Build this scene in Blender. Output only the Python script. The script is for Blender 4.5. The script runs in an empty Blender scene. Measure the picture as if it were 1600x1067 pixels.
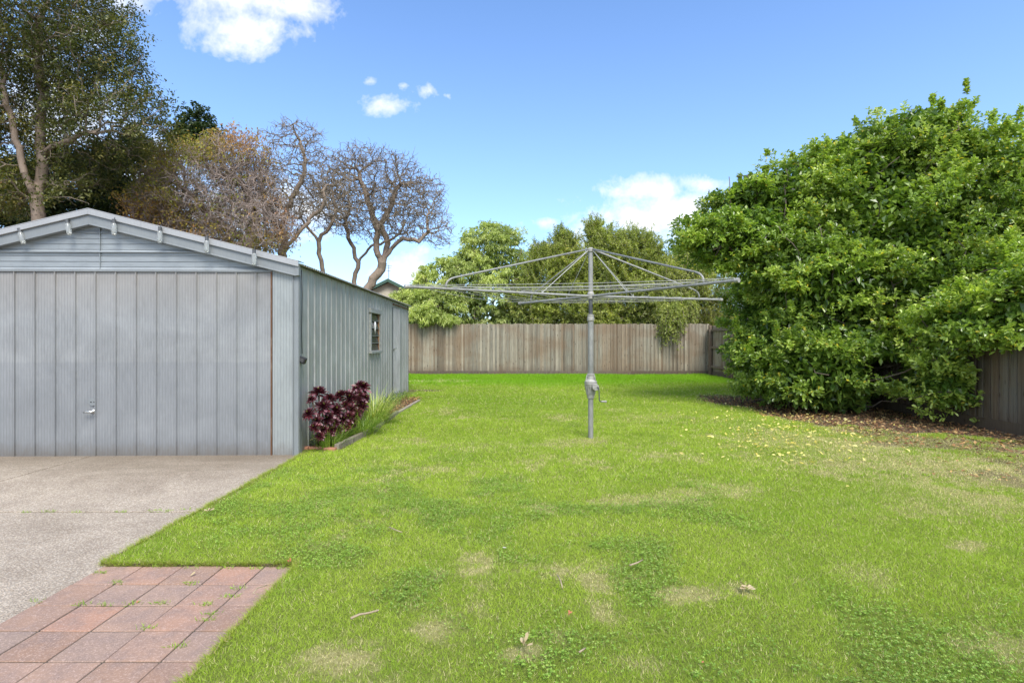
import bpy, math, random
import numpy as np
from mathutils import Matrix, Vector, kdtree
R = math.radians
rng = np.random.default_rng(11)
random.seed(5)
COL = bpy.context.scene.collection
F = 850.0; CAMH = 1.3; HOR = 531.0; CX = 800.0

def P(px, py, Y):
    return Vector(((px-CX)*Y/F, Y, CAMH+(HOR-py)*Y/F))
def G(px, py):
    Y = CAMH*F/(py-HOR)
    return Vector(((px-CX)*Y/F, Y, 0))

# ------------------------------------------------------------------ mesh helpers
class MB:
    def __init__(s):
        s.v = []; s.f = []; s.n = 0
    def add(s, verts, faces):
        verts = [tuple(p) for p in verts]
        s.v += verts
        s.f += [tuple(i+s.n for i in f) for f in faces]
        s.n += len(verts)
    def box(s, x0, x1, y0, y1, z0, z1, M=None):
        vs = [Vector(p) for p in ((x0,y0,z0),(x1,y0,z0),(x1,y1,z0),(x0,y1,z0),(x0,y0,z1),(x1,y0,z1),(x1,y1,z1),(x0,y1,z1))]
        if M: vs = [M @ p for p in vs]
        s.add(vs, [(0,3,2,1),(4,5,6,7),(0,1,5,4),(1,2,6,5),(2,3,7,6),(3,0,4,7)])
    def tube(s, pts, rad, n=8, caps=True):
        pts = [Vector(p) for p in pts]
        if not hasattr(rad, '__len__'): rad = [rad]*len(pts)
        vs = []; prev = None
        for i, p in enumerate(pts):
            d = (pts[min(i+1, len(pts)-1)]-pts[max(i-1, 0)])
            d = d.normalized() if d.length > 1e-9 else Vector((0,0,1))
            if prev is None:
                a = d.cross(Vector((0,0,1)))
                if a.length < .1: a = d.cross(Vector((1,0,0)))
                a.normalize()
            else:
                a = prev - d*prev.dot(d)
                a.normalize()
            prev = a
            b = d.cross(a)
            for k in range(n):
                t = 2*math.pi*k/n
                vs.append(p+(a*math.cos(t)+b*math.sin(t))*rad[i])
        fs = []
        for i in range(len(pts)-1):
            for k in range(n):
                k2 = (k+1) % n
                fs.append((i*n+k, i*n+k2, (i+1)*n+k2, (i+1)*n+k))
        if caps:
            fs.append(tuple(range(n))[::-1]); fs.append(tuple((len(pts)-1)*n+k for k in range(n)))
        s.add(vs, fs)
    def lathe(s, prof, c=(0,0,0), n=20):
        s.tube([Vector(c)+Vector((0,0,z)) for r, z in prof], [r for r, z in prof], n)
    def obj(s, name, mat, parent=None, smooth=False, local=False, bevel=0, origin=None):
        return mkobj(name, np.array(s.v, dtype=np.float64).reshape(-1,3), s.f, mat, parent, smooth, local, bevel, origin)

WM = {}
def fastmesh(name, V, sizes, idx, smooth=False):
    me = bpy.data.meshes.new(name)
    me.vertices.add(len(V)); me.vertices.foreach_set('co', V.astype(np.float32).ravel())
    me.loops.add(len(idx)); me.loops.foreach_set('vertex_index', idx.astype(np.int32).ravel())
    me.polygons.add(len(sizes))
    st = np.concatenate([[0], np.cumsum(sizes)[:-1]]).astype(np.int32)
    me.polygons.foreach_set('loop_start', st)
    me.polygons.foreach_set('use_smooth', np.full(len(sizes), bool(smooth)))
    me.update(calc_edges=True)
    return me
def mkobj(name, V, faces, mat, parent=None, smooth=False, local=False, bevel=0, origin=None):
    if isinstance(faces, tuple):
        sizes, idx = faces
    else:
        sizes = np.array([len(f) for f in faces]); idx = np.array([i for f in faces for i in f])
    if parent is not None:
        M = WM[parent.name]
        wm = M
        if not local:
            Mi = np.array(M.inverted()); V = V @ Mi[:3,:3].T + Mi[:3,3]
        loc = Vector((0,0,0))
    else:
        if origin is None:
            lo = V.min(0); hi = V.max(0); origin = ((lo[0]+hi[0])/2, (lo[1]+hi[1])/2, lo[2])
        loc = Vector(origin); V = V-np.array(loc)
        wm = Matrix.Translation(loc)
    me = fastmesh(name, V, sizes, idx, smooth)
    o = bpy.data.objects.new(name, me); COL.objects.link(o)
    if mat: me.materials.append(mat)
    o.location = loc
    if parent is not None: o.parent = parent
    WM[o.name] = wm
    if bevel:
        b = o.modifiers.new('bevel', 'BEVEL'); b.width = bevel; b.segments = 2; b.limit_method = 'ANGLE'
    return o
def thing(name, label, cat, loc, rz=0, group=None):
    o = bpy.data.objects.new(name, None); COL.objects.link(o)
    o.location = loc; o.rotation_euler = (0,0,rz); o.empty_display_size = .2
    WM[o.name] = Matrix.Translation(Vector(loc)) @ Matrix.Rotation(rz, 4, 'Z')
    return tag(o, label, cat, group)
def tag(o, label=None, cat=None, group=None, kind=None):
    if label: o['label'] = label
    if cat: o['category'] = cat
    if group: o['group'] = group
    if kind: o['kind'] = kind
    return o
def setattr_f(o, name, arr, dom='POINT'):
    a = o.data.attributes.new(name, 'FLOAT', dom); a.data.foreach_set('value', arr.astype(np.float32))
def setattr_c(o, name, arr):
    a = o.data.attributes.new(name, 'FLOAT_COLOR', 'POINT')
    c = np.ones((len(arr), 4), dtype=np.float32); c[:, :3] = arr
    a.data.foreach_set('color', c.ravel())

def vnoise(x, y, sc, seed=0, oct=3):
    out = np.zeros_like(x, dtype=float); amp = 1; tot = 0
    for o in range(oct):
        g = np.random.default_rng(seed*17+o).random((64, 64))
        u = x/sc*(2**o)+100.3; v = y/sc*(2**o)+57.7
        i = np.floor(u).astype(int); j = np.floor(v).astype(int)
        a = u-i; b = v-j; a = a*a*(3-2*a); b = b*b*(3-2*b)
        i0 = i % 64; i1 = (i+1) % 64; j0 = j % 64; j1 = (j+1) % 64
        out += amp*((g[i0,j0]*(1-a)+g[i1,j0]*a)*(1-b)+(g[i0,j1]*(1-a)+g[i1,j1]*a)*b)
        tot += amp; amp *= .5
    return out/tot
def sst(a, b, x):
    t = np.clip((x-a)/(b-a), 0, 1); return t*t*(3-2*t)

# ------------------------------------------------------------------ material helpers
class NT:
    def __init__(s, name):
        s.m = bpy.data.materials.new(name); s.m.use_nodes = True
        s.t = s.m.node_tree; s.t.nodes.clear()
        s.out = s.t.nodes.new('ShaderNodeOutputMaterial')
        s.co = s.t.nodes.new('ShaderNodeTexCoord')
    def n(s, typ, **kw):
        nd = s.t.nodes.new(typ)
        for k, v in kw.items(): setattr(nd, k, v)
        return nd
    def l(s, a, b): s.t.links.new(a, b)
    def mapping(s, scale=(1,1,1), src='Object'):
        m = s.n('ShaderNodeMapping'); m.inputs['Scale'].default_value = scale
        s.l(s.co.outputs[src], m.inputs['Vector']); return m.outputs[0]
    def noise(s, vec, scale, detail=4, rough=.55, dist=0):
        n = s.n('ShaderNodeTexNoise'); n.inputs['Scale'].default_value = scale; n.inputs['Detail'].default_value = detail
        n.inputs['Roughness'].default_value = rough; n.inputs['Distortion'].default_value = dist
        s.l(vec, n.inputs['Vector']); return n.outputs['Fac']
    def ramp(s, fac, stops):
        r = s.n('ShaderNodeValToRGB'); el = r.color_ramp.elements
        while len(el) < len(stops): el.new(.5)
        for e, (p, c) in zip(el, stops):
            e.position = p; e.color = (*c, 1) if len(c) == 3 else c
        s.l(fac, r.inputs[0]); return r.outputs[0]
    def mix(s, fac, a, b, mode='MIX'):
        m = s.n('ShaderNodeMix', data_type='RGBA', blend_type=mode)
        for sock, val in ((m.inputs[0], fac), (m.inputs[6], a), (m.inputs[7], b)):
            if isinstance(val, (int, float)): sock.default_value = val
            elif isinstance(val, tuple): sock.default_value = (*val, 1)
            else: s.l(val, sock)
        return m.outputs[2]
    def math(s, op, a, b=0, c=0, clamp=False):
        m = s.n('ShaderNodeMath', operation=op, use_clamp=clamp)
        for sock, val in zip(m.inputs, (a, b, c)):
            if isinstance(val, (int, float)): sock.default_value = val
            else: s.l(val, sock)
        return m.outputs[0]
    def attr(s, name, out='Fac'):
        a = s.n('ShaderNodeAttribute', attribute_name=name); return a.outputs[out]
    def sep(s, vec):
        x = s.n('ShaderNodeSeparateXYZ'); s.l(vec, x.inputs[0]); return x.outputs
    def bump(s, h, strength=.3, dist=.01):
        b = s.n('ShaderNodeBump'); b.inputs['Strength'].default_value = strength; b.inputs['Distance'].default_value = dist
        s.l(h, b.inputs['Height']); return b.outputs[0]
    def bsdf(s, color, rough=.6, metal=0, spec=.5, normal=None):
        b = s.n('ShaderNodeBsdfPrincipled')
        for k, v in (('Base Color', color), ('Roughness', rough), ('Metallic', metal), ('Specular IOR Level', spec)):
            if isinstance(v, tuple): b.inputs[k].default_value = (*v, 1)
            elif isinstance(v, (int, float)): b.inputs[k].default_value = v
            else: s.l(v, b.inputs[k])
        if normal is not None: s.l(normal, b.inputs['Normal'])
        s.b = b
        return b.outputs[0]
    def done(s, sh):
        s.l(sh, s.out.inputs[0]); return s.m

def m_metal(name, base, streak=(35,35,2), metal=.25, rough=.5, rust=0, band=False, var=.22, grime=True, lines=None, per=.032):
    t = NT(name)
    o = t.mapping(src='Object')
    f1 = t.noise(t.mapping(streak), 3, 5, .65)
    f2 = t.noise(o, 1.6, 5, .6, .6)
    f3 = t.noise(t.mapping((1,1,.35)), 9, 6, .7)
    lo = tuple(c*(1-var) for c in base); hi = tuple(min(1, c*(1+var)) for c in base)
    c = t.ramp(t.math('ADD', t.math('MULTIPLY', f1, .5), t.math('MULTIPLY', f2, .5)), [(.32, lo), (.66, hi)])
    sp = t.ramp(f3, [(.66, (0,0,0)), (.78, (1,1,1))])
    c = t.mix(t.math('MULTIPLY', sp, .25), c, tuple(min(1, x*1.7) for x in base))
    dk = t.ramp(t.noise(t.mapping((6,6,1.2)), 2.2, 6, .7), [(.3, (1,1,1)), (.42, (0,0,0))])
    c = t.mix(t.math('MULTIPLY', dk, .25), c, tuple(x*.55 for x in base))
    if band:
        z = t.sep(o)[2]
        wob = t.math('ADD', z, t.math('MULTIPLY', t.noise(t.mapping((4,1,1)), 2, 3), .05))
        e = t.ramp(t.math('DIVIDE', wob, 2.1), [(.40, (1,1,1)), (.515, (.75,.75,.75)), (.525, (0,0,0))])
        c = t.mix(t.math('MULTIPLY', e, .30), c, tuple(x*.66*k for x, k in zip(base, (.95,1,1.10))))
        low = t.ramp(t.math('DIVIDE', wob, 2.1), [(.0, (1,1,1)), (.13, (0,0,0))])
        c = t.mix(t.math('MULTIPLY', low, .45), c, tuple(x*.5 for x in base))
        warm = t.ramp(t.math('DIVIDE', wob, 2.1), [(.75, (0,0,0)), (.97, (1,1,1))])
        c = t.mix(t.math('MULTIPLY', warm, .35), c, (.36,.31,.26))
    if lines is not None:
        sn = t.math('SINE', t.math('MULTIPLY', t.sep(o)[lines], 2*math.pi/per))
        c = t.mix(t.math('MULTIPLY', t.ramp(t.math('MULTIPLY_ADD', sn, .5, .5), [(.72, (0,0,0)), (.96, (1,1,1))]), .32), c, tuple(x*.45 for x in base))
    if grime:
        z0 = t.sep(o)[2]
        sp2 = t.ramp(t.math('ADD', z0, t.math('MULTIPLY', t.math('SUBTRACT', t.noise(t.mapping((7,7,3)), 3, 7, .8), .5), .35)), [(.0, (1,1,1)), (.17, (0,0,0))])
        c = t.mix(t.math('MULTIPLY', sp2, .55), c, (.16,.13,.10))
        rs_ = t.ramp(t.noise(t.mapping((5,5,2)), 9, 8, .8), [(.70, (0,0,0)), (.76, (1,1,1))])
        c = t.mix(t.math('MULTIPLY', rs_, .5), c, (.20,.13,.09))
    if rust:
        r = t.ramp(t.noise(t.mapping((3,3,1)), 4, 8, .75, .4), [(1-rust-.08, (0,0,0)), (1-rust+.06, (1,1,1))])
        c = t.mix(r, c, (.16,.075,.035))
    h = t.math('ADD', t.noise(t.mapping((90,90,.4)), 4, 2), t.math('MULTIPLY', t.noise(o, 3.5, 3, .5), 6.0))
    sh = t.bsdf(c, t.math('ADD', t.math('MULTIPLY', f2, .3), rough-.12), metal, .5, t.bump(h, .12, .004))
    return t.done(sh)

def m_plain(name, col, rough=.6, metal=0, var=.15, scale=8, bump=.1):
    t = NT(name); o = t.mapping()
    f = t.noise(o, scale, 5, .6)
    c = t.ramp(f, [(.3, tuple(x*(1-var) for x in col)), (.7, tuple(min(1, x*(1+var)) for x in col))])
    return t.done(t.bsdf(c, rough, metal, .4, t.bump(f, bump, .01)))

def m_leaf(name, stops, rough=.45, trans=.35, spec=.5, tcol=None):
    t = NT(name)
    c = t.ramp(t.attr('rnd'), stops)
    n = t.noise(t.mapping(src='Object'), .8, 3)
    c2 = t.mix(1.0, c, t.ramp(n, [(.3, (.8,.8,.85)), (.7, (1.2,1.18,1.0))]), 'MULTIPLY')
    b = t.bsdf(c2, rough, 0, spec)
    if trans <= 0: return t.done(b)
    tr = t.n('ShaderNodeBsdfTranslucent')
    t.l(t.mix(1.0, c2, tcol or (1.5,1.6,.7), 'MULTIPLY'), tr.inputs[0])
    mx = t.n('ShaderNodeMixShader'); mx.inputs[0].default_value = trans
    t.l(b, mx.inputs[1]); t.l(tr.outputs[0], mx.inputs[2])
    return t.done(mx.outputs[0])

def m_bark(name, a, b, scale=6):
    t = NT(name)
    f = t.noise(t.mapping((1,1,.4)), scale, 8, .7, .5)
    f2 = t.noise(t.mapping(), scale*.25, 3)
    c = t.ramp(f, [(.3, a), (.7, b)])
    c = t.mix(t.math('MULTIPLY', f2, .5), c, tuple(x*1.35 for x in b))
    return t.done(t.bsdf(c, .85, 0, .2, t.bump(f, .6, .03)))

def m_wood(name, base, brown=.3, scale=1.0, wet=True):
    """weathered paling timber: attribute rnd varies each board"""
    t = NT(name)
    o = t.mapping()
    r = t.attr('rnd')
    cmb = t.n('ShaderNodeCombineXYZ'); t.l(t.math('MULTIPLY', r, 37.), cmb.inputs[0]); t.l(t.math('MULTIPLY', r, 11.), cmb.inputs[2])
    add = t.n('ShaderNodeVectorMath', operation='ADD'); t.l(t.mapping((60,60,1.5)), add.inputs[0]); t.l(cmb.outputs[0], add.inputs[1])
    g = t.noise(add.outputs[0], 1.4, 6, .7, .4)
    c = t.ramp(g, [(.3, tuple(x*.45 for x in base)), (.48, base), (.7, tuple(min(1,x*1.35) for x in base))])
    tone = t.ramp(r, [(0, (.50,.47,.43)), (.25, (.95,.90,.82)), (.5, (.76,.77,.74)), (.75, (1.28,1.24,1.15)), (1, (.78,.66,.55))])
    c = t.mix(1.0, c, tone, 'MULTIPLY')
    bn = t.ramp(t.noise(t.mapping((.5,.5,.8)), 1.3, 4, .6, .3), [(.44, (0,0,0)), (.62, (1,1,1))])
    c = t.mix(t.math('MULTIPLY', bn, brown), c, (.20,.115,.06))
    # knots
    add2 = t.n('ShaderNodeVectorMath', operation='ADD'); t.l(t.mapping((9,9,3.2)), add2.inputs[0]); t.l(cmb.outputs[0], add2.inputs[1])
    v = t.n('ShaderNodeTexVoronoi'); v.inputs['Scale'].default_value = 1.0; t.l(add2.outputs[0], v.inputs['Vector'])
    k = t.ramp(v.outputs['Distance'], [(.07, (1,1,1)), (.16, (0,0,0))])
    c = t.mix(t.math('MULTIPLY', k, .7), c, (.05,.035,.025))
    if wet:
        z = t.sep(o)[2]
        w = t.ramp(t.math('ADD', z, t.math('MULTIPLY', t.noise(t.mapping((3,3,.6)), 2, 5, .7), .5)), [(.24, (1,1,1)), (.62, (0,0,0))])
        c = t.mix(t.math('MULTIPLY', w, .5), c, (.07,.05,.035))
    return t.done(t.bsdf(c, .85, 0, .2, t.bump(g, .5, .006)))

# ------------------------------------------------------------------ leaves
def leaves(name, Pn, D, L, Wd, mat, parent=None, rnd=None, shape=1, droop=.15, **kw):
    """Pn base points, D directions (unit), L lengths, Wd widths. folded leaf blades."""
    n = len(Pn)
    D = D/np.linalg.norm(D, axis=1, keepdims=True).clip(1e-6)
    up = rng.normal(size=(n,3))*.45+np.array([0,0,1.0])
    S = np.cross(D, up); S /= np.linalg.norm(S, axis=1, keepdims=True).clip(1e-6)
    N = np.cross(S, D)
    L = L[:,None]; W = Wd[:,None]/2
    dz = np.array([0,0,-1.0])*droop
    tip = Pn+D*L+dz*L
    if shape == 1:   # rounded blade, six corners, folded on its midrib
        m1 = Pn+D*L*.38; m2 = Pn+D*L*.78+dz*L*.5
        V = np.stack([Pn, m1+S*W*.72+N*W*.3, m2+S*W*.9+N*W*.35, tip, m2-S*W*.9+N*W*.35, m1-S*W*.72+N*W*.3], 1)
        f = np.array([[0,1,2,3],[0,3,4,5]]); k = 6; fs = 4
    else:            # slim blade, four corners
        m = Pn+D*L*.45
        V = np.stack([Pn, m+S*W+N*W*.25, tip, m-S*W+N*W*.25], 1)
        f = np.array([[0,1,2],[0,2,3]]); k = 4; fs = 3
    idx = (f[None]+(np.arange(n)*k)[:,None,None]).reshape(-1)
    o = mkobj(name, V.reshape(-1,3), (np.full(n*2, fs), idx), mat, parent, **kw)
    if rnd is None: rnd = rng.random(n)
    setattr_f(o, 'rnd', np.repeat(rnd, k))
    return o

def in_ell(p, E, s=1.0):
    """p (n,3), E (c, r)"""
    c, r = E
    return (((p-np.array(c))/(np.array(r)*s))**2).sum(1) < 1
def shell(ells, n, inner=.8, jitter=.06, holes=None, seed=1):
    """points on the outer shell of a union of ellipsoids, with outward directions"""
    rg = np.random.default_rng(seed)
    area = np.array([(r[0]*r[2]+r[1]*r[2]+r[0]*r[1]) for c, r in ells]); area /= area.sum()
    P_, N_ = [], []
    for i, (c, r) in enumerate(ells):
        m = int(n*area[i]*1.6)
        d = rg.normal(size=(m,3)); d /= np.linalg.norm(d, axis=1, keepdims=True)
        p = np.array(c)+d*np.array(r)*(1+rg.normal(size=(m,1))*jitter)
        nn = d/np.array(r); nn /= np.linalg.norm(nn, axis=1, keepdims=True)
        keep = p[:,2] > .05
        for j, E in enumerate(ells):
            if j != i: keep &= ~in_ell(p, E, inner)
        P_.append(p[keep]); N_.append(nn[keep])
    return np.concatenate(P_), np.concatenate(N_)

def clump_foliage(C, N, per, leaf_n, rad, lobe=.35, upb=.5, seed=2, flat=.6):
    """clump centres -> shoots -> leaf bases and directions"""
    rg = np.random.default_rng(seed)
    n = len(C)
    rr = rad*rg.uniform(.6, 1.5, n)
    off = rg.normal(size=(n, per, 3)); off /= np.linalg.norm(off, axis=2, keepdims=True)
    off *= (rg.random((n, per, 1))**.45)
    off[:,:,2] *= flat
    sp = C[:,None]+off*rr[:,None,None]
    sd = N[:,None]*.5+off*.8+np.array([0,0,upb])+rg.normal(size=(n, per, 3))*.25
    sd /= np.linalg.norm(sd, axis=2, keepdims=True)
    sp = sp.reshape(-1,3); sd = sd.reshape(-1,3)
    tone = np.repeat(rg.random(n), per)
    return whorl(sp, sd, leaf_n, tone, rg)
def whorl(sp, sd, leaf_n, tone, rg, spread=1.0, length=.10):
    m = len(sp)
    a = rg.normal(size=(m, leaf_n, 3)); a -= (a*sd[:,None]).sum(2, keepdims=True)*sd[:,None]
    a /= np.linalg.norm(a, axis=2, keepdims=True)
    h = rg.random((m, leaf_n, 1))
    base = sp[:,None]-sd[:,None]*h*length
    d = sd[:,None]*(.25+.7*(1-h))+a*spread
    return base.reshape(-1,3), d.reshape(-1,3), np.repeat(tone, leaf_n)

# ------------------------------------------------------------------ branching
class Tree:
    """space colonisation skeleton"""
    def __init__(s, base_r=.2):
        s.p = []; s.par = []
    def line(s, pts, step=.22, start=None, wob=.03):
        """adds a guided limb; returns node index of the end"""
        pts = [Vector(p) for p in pts]
        cur = start
        if cur is None:
            s.p.append(pts[0]); s.par.append(-1); cur = len(s.p)-1
            pts = pts[1:]
        for q in pts:
            a = s.p[cur].copy(); d = q-a; k = max(1, int(d.length/step))
            for i in range(1, k+1):
                w = Vector(rng.normal(size=3)*wob) if i < k else Vector((0,0,0))
                s.p.append(a+d*(i/k)+w); s.par.append(cur); cur = len(s.p)-1
        return cur
    def grow(s, attr, step=.18, di=1.5, dk=.3, iters=90, jit=.25, maxn=9000, bias=(0,0,0)):
        attr = [Vector(a) for a in attr]
        bias = Vector(bias); seen = {}
        for it in range(iters):
            if not attr or len(s.p) > maxn: break
            kd = kdtree.KDTree(len(s.p))
            for i, p in enumerate(s.p): kd.insert(p, i)
            kd.balance()
            acc = {}; rest = []
            for a in attr:
                co, i, d = kd.find(a)
                if d < dk: continue
                rest.append(a)
                if d < di*(1 if it > 3 else 3):
                    acc.setdefault(i, Vector((0,0,0))); acc[i] += (a-co).normalized()
            attr = rest
            if not acc: break
            for i, v in acc.items():
                if seen.get(i, 0) > 3: continue
                seen[i] = seen.get(i, 0)+1
                v = v.normalized()+Vector(rng.normal(size=3)*jit)+bias
                s.p.append(s.p[i]+v.normalized()*step); s.par.append(i)
    def finish(s, tip=.008, expo=2.3, rmax=.25):
        n = len(s.p); ch = [0]*n; acc = [0.0]*n
        for i in range(n-1, -1, -1):
            if ch[i] == 0: acc[i] = tip**expo
            if s.par[i] >= 0:
                acc[s.par[i]] += acc[i]; ch[s.par[i]] += 1
        s.r = np.minimum(np.array(acc)**(1/expo), rmax); s.ch = ch
        s.P = np.array([tuple(p) for p in s.p]); s.par = np.array(s.par)
    def dirs(s):
        d = np.zeros_like(s.P); m = s.par >= 0
        d[m] = s.P[m]-s.P[s.par[m]]; d[~m] = (0,0,1)
        return d/np.linalg.norm(d, axis=1, keepdims=True).clip(1e-6)
    def mesh(s, rmin=0, rmax=9, n=None, extra=None):
        """tube mesh for the edges whose radius lies in the range"""
        e = np.nonzero((s.par >= 0) & (s.r >= rmin) & (s.r < rmax))[0]
        A = s.P[s.par[e]]; B = s.P[e]; ra = np.minimum(s.r[s.par[e]], s.r[e]*1.35); rb = s.r[e]
        if extra is not None:
            A = np.concatenate([A, extra[0]]); B = np.concatenate([B, extra[1]])
            ra = np.concatenate([ra, extra[2]]); rb = np.concatenate([rb, extra[3]])
        return prisms(A, B, ra, rb, n or 6)
def prisms(A, B, ra, rb, n):
    d = B-A; L = np.linalg.norm(d, axis=1, keepdims=True).clip(1e-6); d = d/L
    ref = np.tile(np.array([.31,.17,.93]), (len(A),1))
    a = np.cross(d, ref); a /= np.linalg.norm(a, axis=1, keepdims=True).clip(1e-6)
    b = np.cross(d, a)
    t = np.arange(n)*2*math.pi/n
    ring = a[:,None]*np.cos(t)[None,:,None]+b[:,None]*np.sin(t)[None,:,None]
    A2 = A-d*ra[:,None]*.3; B2 = B+d*rb[:,None]*.3
    V = np.concatenate([A2[:,None]+ring*ra[:,None,None], B2[:,None]+ring*rb[:,None,None]], 1)
    k = np.arange(n); k2 = (k+1) % n
    f = np.stack([k, k2, k2+n, k+n], 1)
    idx = (f[None]+(np.arange(len(A))*2*n)[:,None,None]).reshape(-1)
    return V.reshape(-1,3), (np.full(len(A)*n, 4), idx)
def twigs(P0, D0, n_per, length, segs, rad, seed=3, curl=.5, up=.15):
    """short crooked twigs from given points: returns edge arrays and their ends"""
    rg = np.random.default_rng(seed)
    p = np.repeat(P0, n_per, 0); d = np.repeat(D0, n_per, 0)+rg.normal(size=(len(P0)*n_per, 3))*.8
    d /= np.linalg.norm(d, axis=1, keepdims=True)
    A, B, ra, rb = [], [], [], []
    ln = length*rg.uniform(.5, 1.3, len(p))/segs
    for k in range(segs):
        q = p+d*ln[:,None]
        A.append(p); B.append(q); ra.append(np.full(len(p), rad*(1-.6*k/segs))); rb.append(np.full(len(p), rad*(1-.6*(k+1)/segs)))
        p = q; d = d+rg.normal(size=d.shape)*curl+np.array([0,0,up]); d /= np.linalg.norm(d, axis=1, keepdims=True)
    return (np.concatenate(A), np.concatenate(B), np.concatenate(ra), np.concatenate(rb)), p, d
def ell_pts(c, r, n, hollow=0, seed=0):
    rg = np.random.default_rng(seed)
    d = rg.normal(size=(n,3)); d /= np.linalg.norm(d, axis=1, keepdims=True)
    u = rg.random((n,1))**(1/3); u = hollow+(1-hollow)*u
    return np.array(c)+d*u*np.array(r)
def E(px, py, Y, rx, rz, ry=None):
    return (tuple(P(px, py, Y)), (rx, ry or rx, rz))

# ------------------------------------------------------------------ materials
MAT = {}
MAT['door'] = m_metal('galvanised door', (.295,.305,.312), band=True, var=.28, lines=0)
MAT['gable'] = m_metal('gable sheet', (.30,.33,.35), streak=(2,35,35), grime=False)
MAT['flash'] = m_metal('flashing', (.25,.27,.28), var=.12, grime=False)
MAT['cap'] = m_metal('capping', (.39,.40,.41), var=.10, grime=False)
MAT['column'] = m_metal('column sheet', (.34,.365,.365), lines=0, per=.034)
MAT['side'] = m_metal('side sheet', (.40,.41,.395), var=.30, lines=1, per=.0755)
MAT['sidedoor'] = m_metal('side door sheet', (.37,.38,.38), var=.25)
MAT['roof'] = m_metal('roof sheet', (.30,.29,.28), streak=(2,30,30), rust=.25, grime=False)
MAT['rust'] = m_metal('rusty trim', (.24,.17,.12), rust=.55, grime=False)
MAT['dark'] = m_plain('dark interior', (.012,.012,.014), .9)
MAT['black'] = m_plain('black plastic', (.02,.02,.022), .45)
MAT['chrome'] = m_plain('worn chrome', (.6,.6,.58), .3, .9)
MAT['frame'] = m_plain('weathered grey paint', (.29,.30,.28), .7, 0, .3, 20)
MAT['jamb'] = m_plain('brown timber jamb', (.28,.16,.08), .8, 0, .4, 20)
MAT['galv'] = m_metal('galvanised tube', (.30,.30,.285), streak=(8,8,3), metal=.3, rough=.6, var=.35, rust=.30, grime=False)
MAT['cast'] = m_plain('cast grey paint', (.36,.35,.32), .6, .2, .3, 25)
MAT['innertube'] = m_plain('dull inner tube', (.11,.115,.12), .5, .4, .3, 20)
MAT['wire'] = m_plain('plastic line', (.42,.42,.40), .5, .1)
t = NT('louvre glass'); MAT['glass'] = t.done(t.bsdf((.03,.035,.04), .22, 0, .35))
t = NT('clear tube'); b_ = t.bsdf((.72,.75,.74), .12, 0, .5); t.b.inputs['Transmission Weight'].default_value = .7; MAT['tube'] = t.done(b_)
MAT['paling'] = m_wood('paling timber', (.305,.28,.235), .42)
MAT['rail'] = m_wood('rail timber', (.26,.22,.19), .4)
MAT['plinth'] = m_wood('plinth timber', (.20,.18,.15), .3)
MAT['sleeper'] = m_wood('edging timber', (.30,.27,.23), .2, wet=False)

# ------------------------------------------------------------------ ground
BEDX = -2.02
def masks(x, y):
    """lawn wear: bare soil, dry straw, lush, clover - patches with their own shape"""
    n1 = vnoise(x, y, 1.1, 3, 4); n2 = vnoise(x, y, .35, 5, 3); n3 = vnoise(x, y, .12, 8, 2); n4 = vnoise(x, y, 2.6, 12, 3); n5 = vnoise(x, y, .045, 15, 2)
    bare = sst(-.35, .35, y-(8.6-.9*(x-4.5))+(n2-.5)*1.6)*sst(4.15, 4.6, x+(n1-.5)*.8)*sst(13.5, 12, y)
    bare = np.maximum(bare, .6*sst(.52, .64, n1+.25*(n2-.5))*sst(3.9, 4.8, x)*sst(4.2, 4.8, y)*sst(9, 8, y))
    bare = np.maximum(bare, sst(BEDX+.03, BEDX-.02, x)*sst(6.4, 6.46, y)*sst(12.4+(n2-.5)*.8, 11.6, y))
    bare = np.maximum(bare, .8*sst(.55,.2,abs(y-13.9+(n1-.5)*.8))*sst(-1.5+(n2-.5)*1.2,-2.2,x)*sst(12.8,13.4,y))
    bare = np.maximum(bare, sst(20.1, 20.3, y+(n2-.5)*.3))
    bare = np.maximum(bare, sst(-2.1,-1.7,-x+(n2-.5)*.6-3.2)*0)
    dry = np.zeros_like(x)
    for px, py, rx, ry, k in PATCH:
        g = G(px, py)
        d = np.sqrt(((x-g.x)/(rx*1.05))**2+((y-g.y)/(ry*1.05))**2)+(n2-.5)*2.2+(n3-.5)*2.0
        dry = np.maximum(dry, k*.88*sst(1.7, .2, d+(n5-.5)*1.4))
    dry = np.maximum(dry, .45*sst(.60, .76, n1+(n3-.5)*.35)*sst(12, 9, y)*sst(-2.2,-1,x))
    dry = np.maximum(dry, sst(2.0, 4.6, x+(n1-.5)*3.0)*sst(.46, .62, n2)*.75*sst(9.5,7,y)*sst(3.6,4.6,y))
    clo = sst(.46, .74, vnoise(x, y, .45, 21, 4)+.16*(n3-.5))*sst(.46, .66, vnoise(x, y, 1.9, 23, 2)+.25*sst(1.6,.2,abs(x+.2))-.35*sst(1.2,2.6,x))*sst(7, 4.5, y)
    return bare, dry, clo, n4, n2
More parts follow.
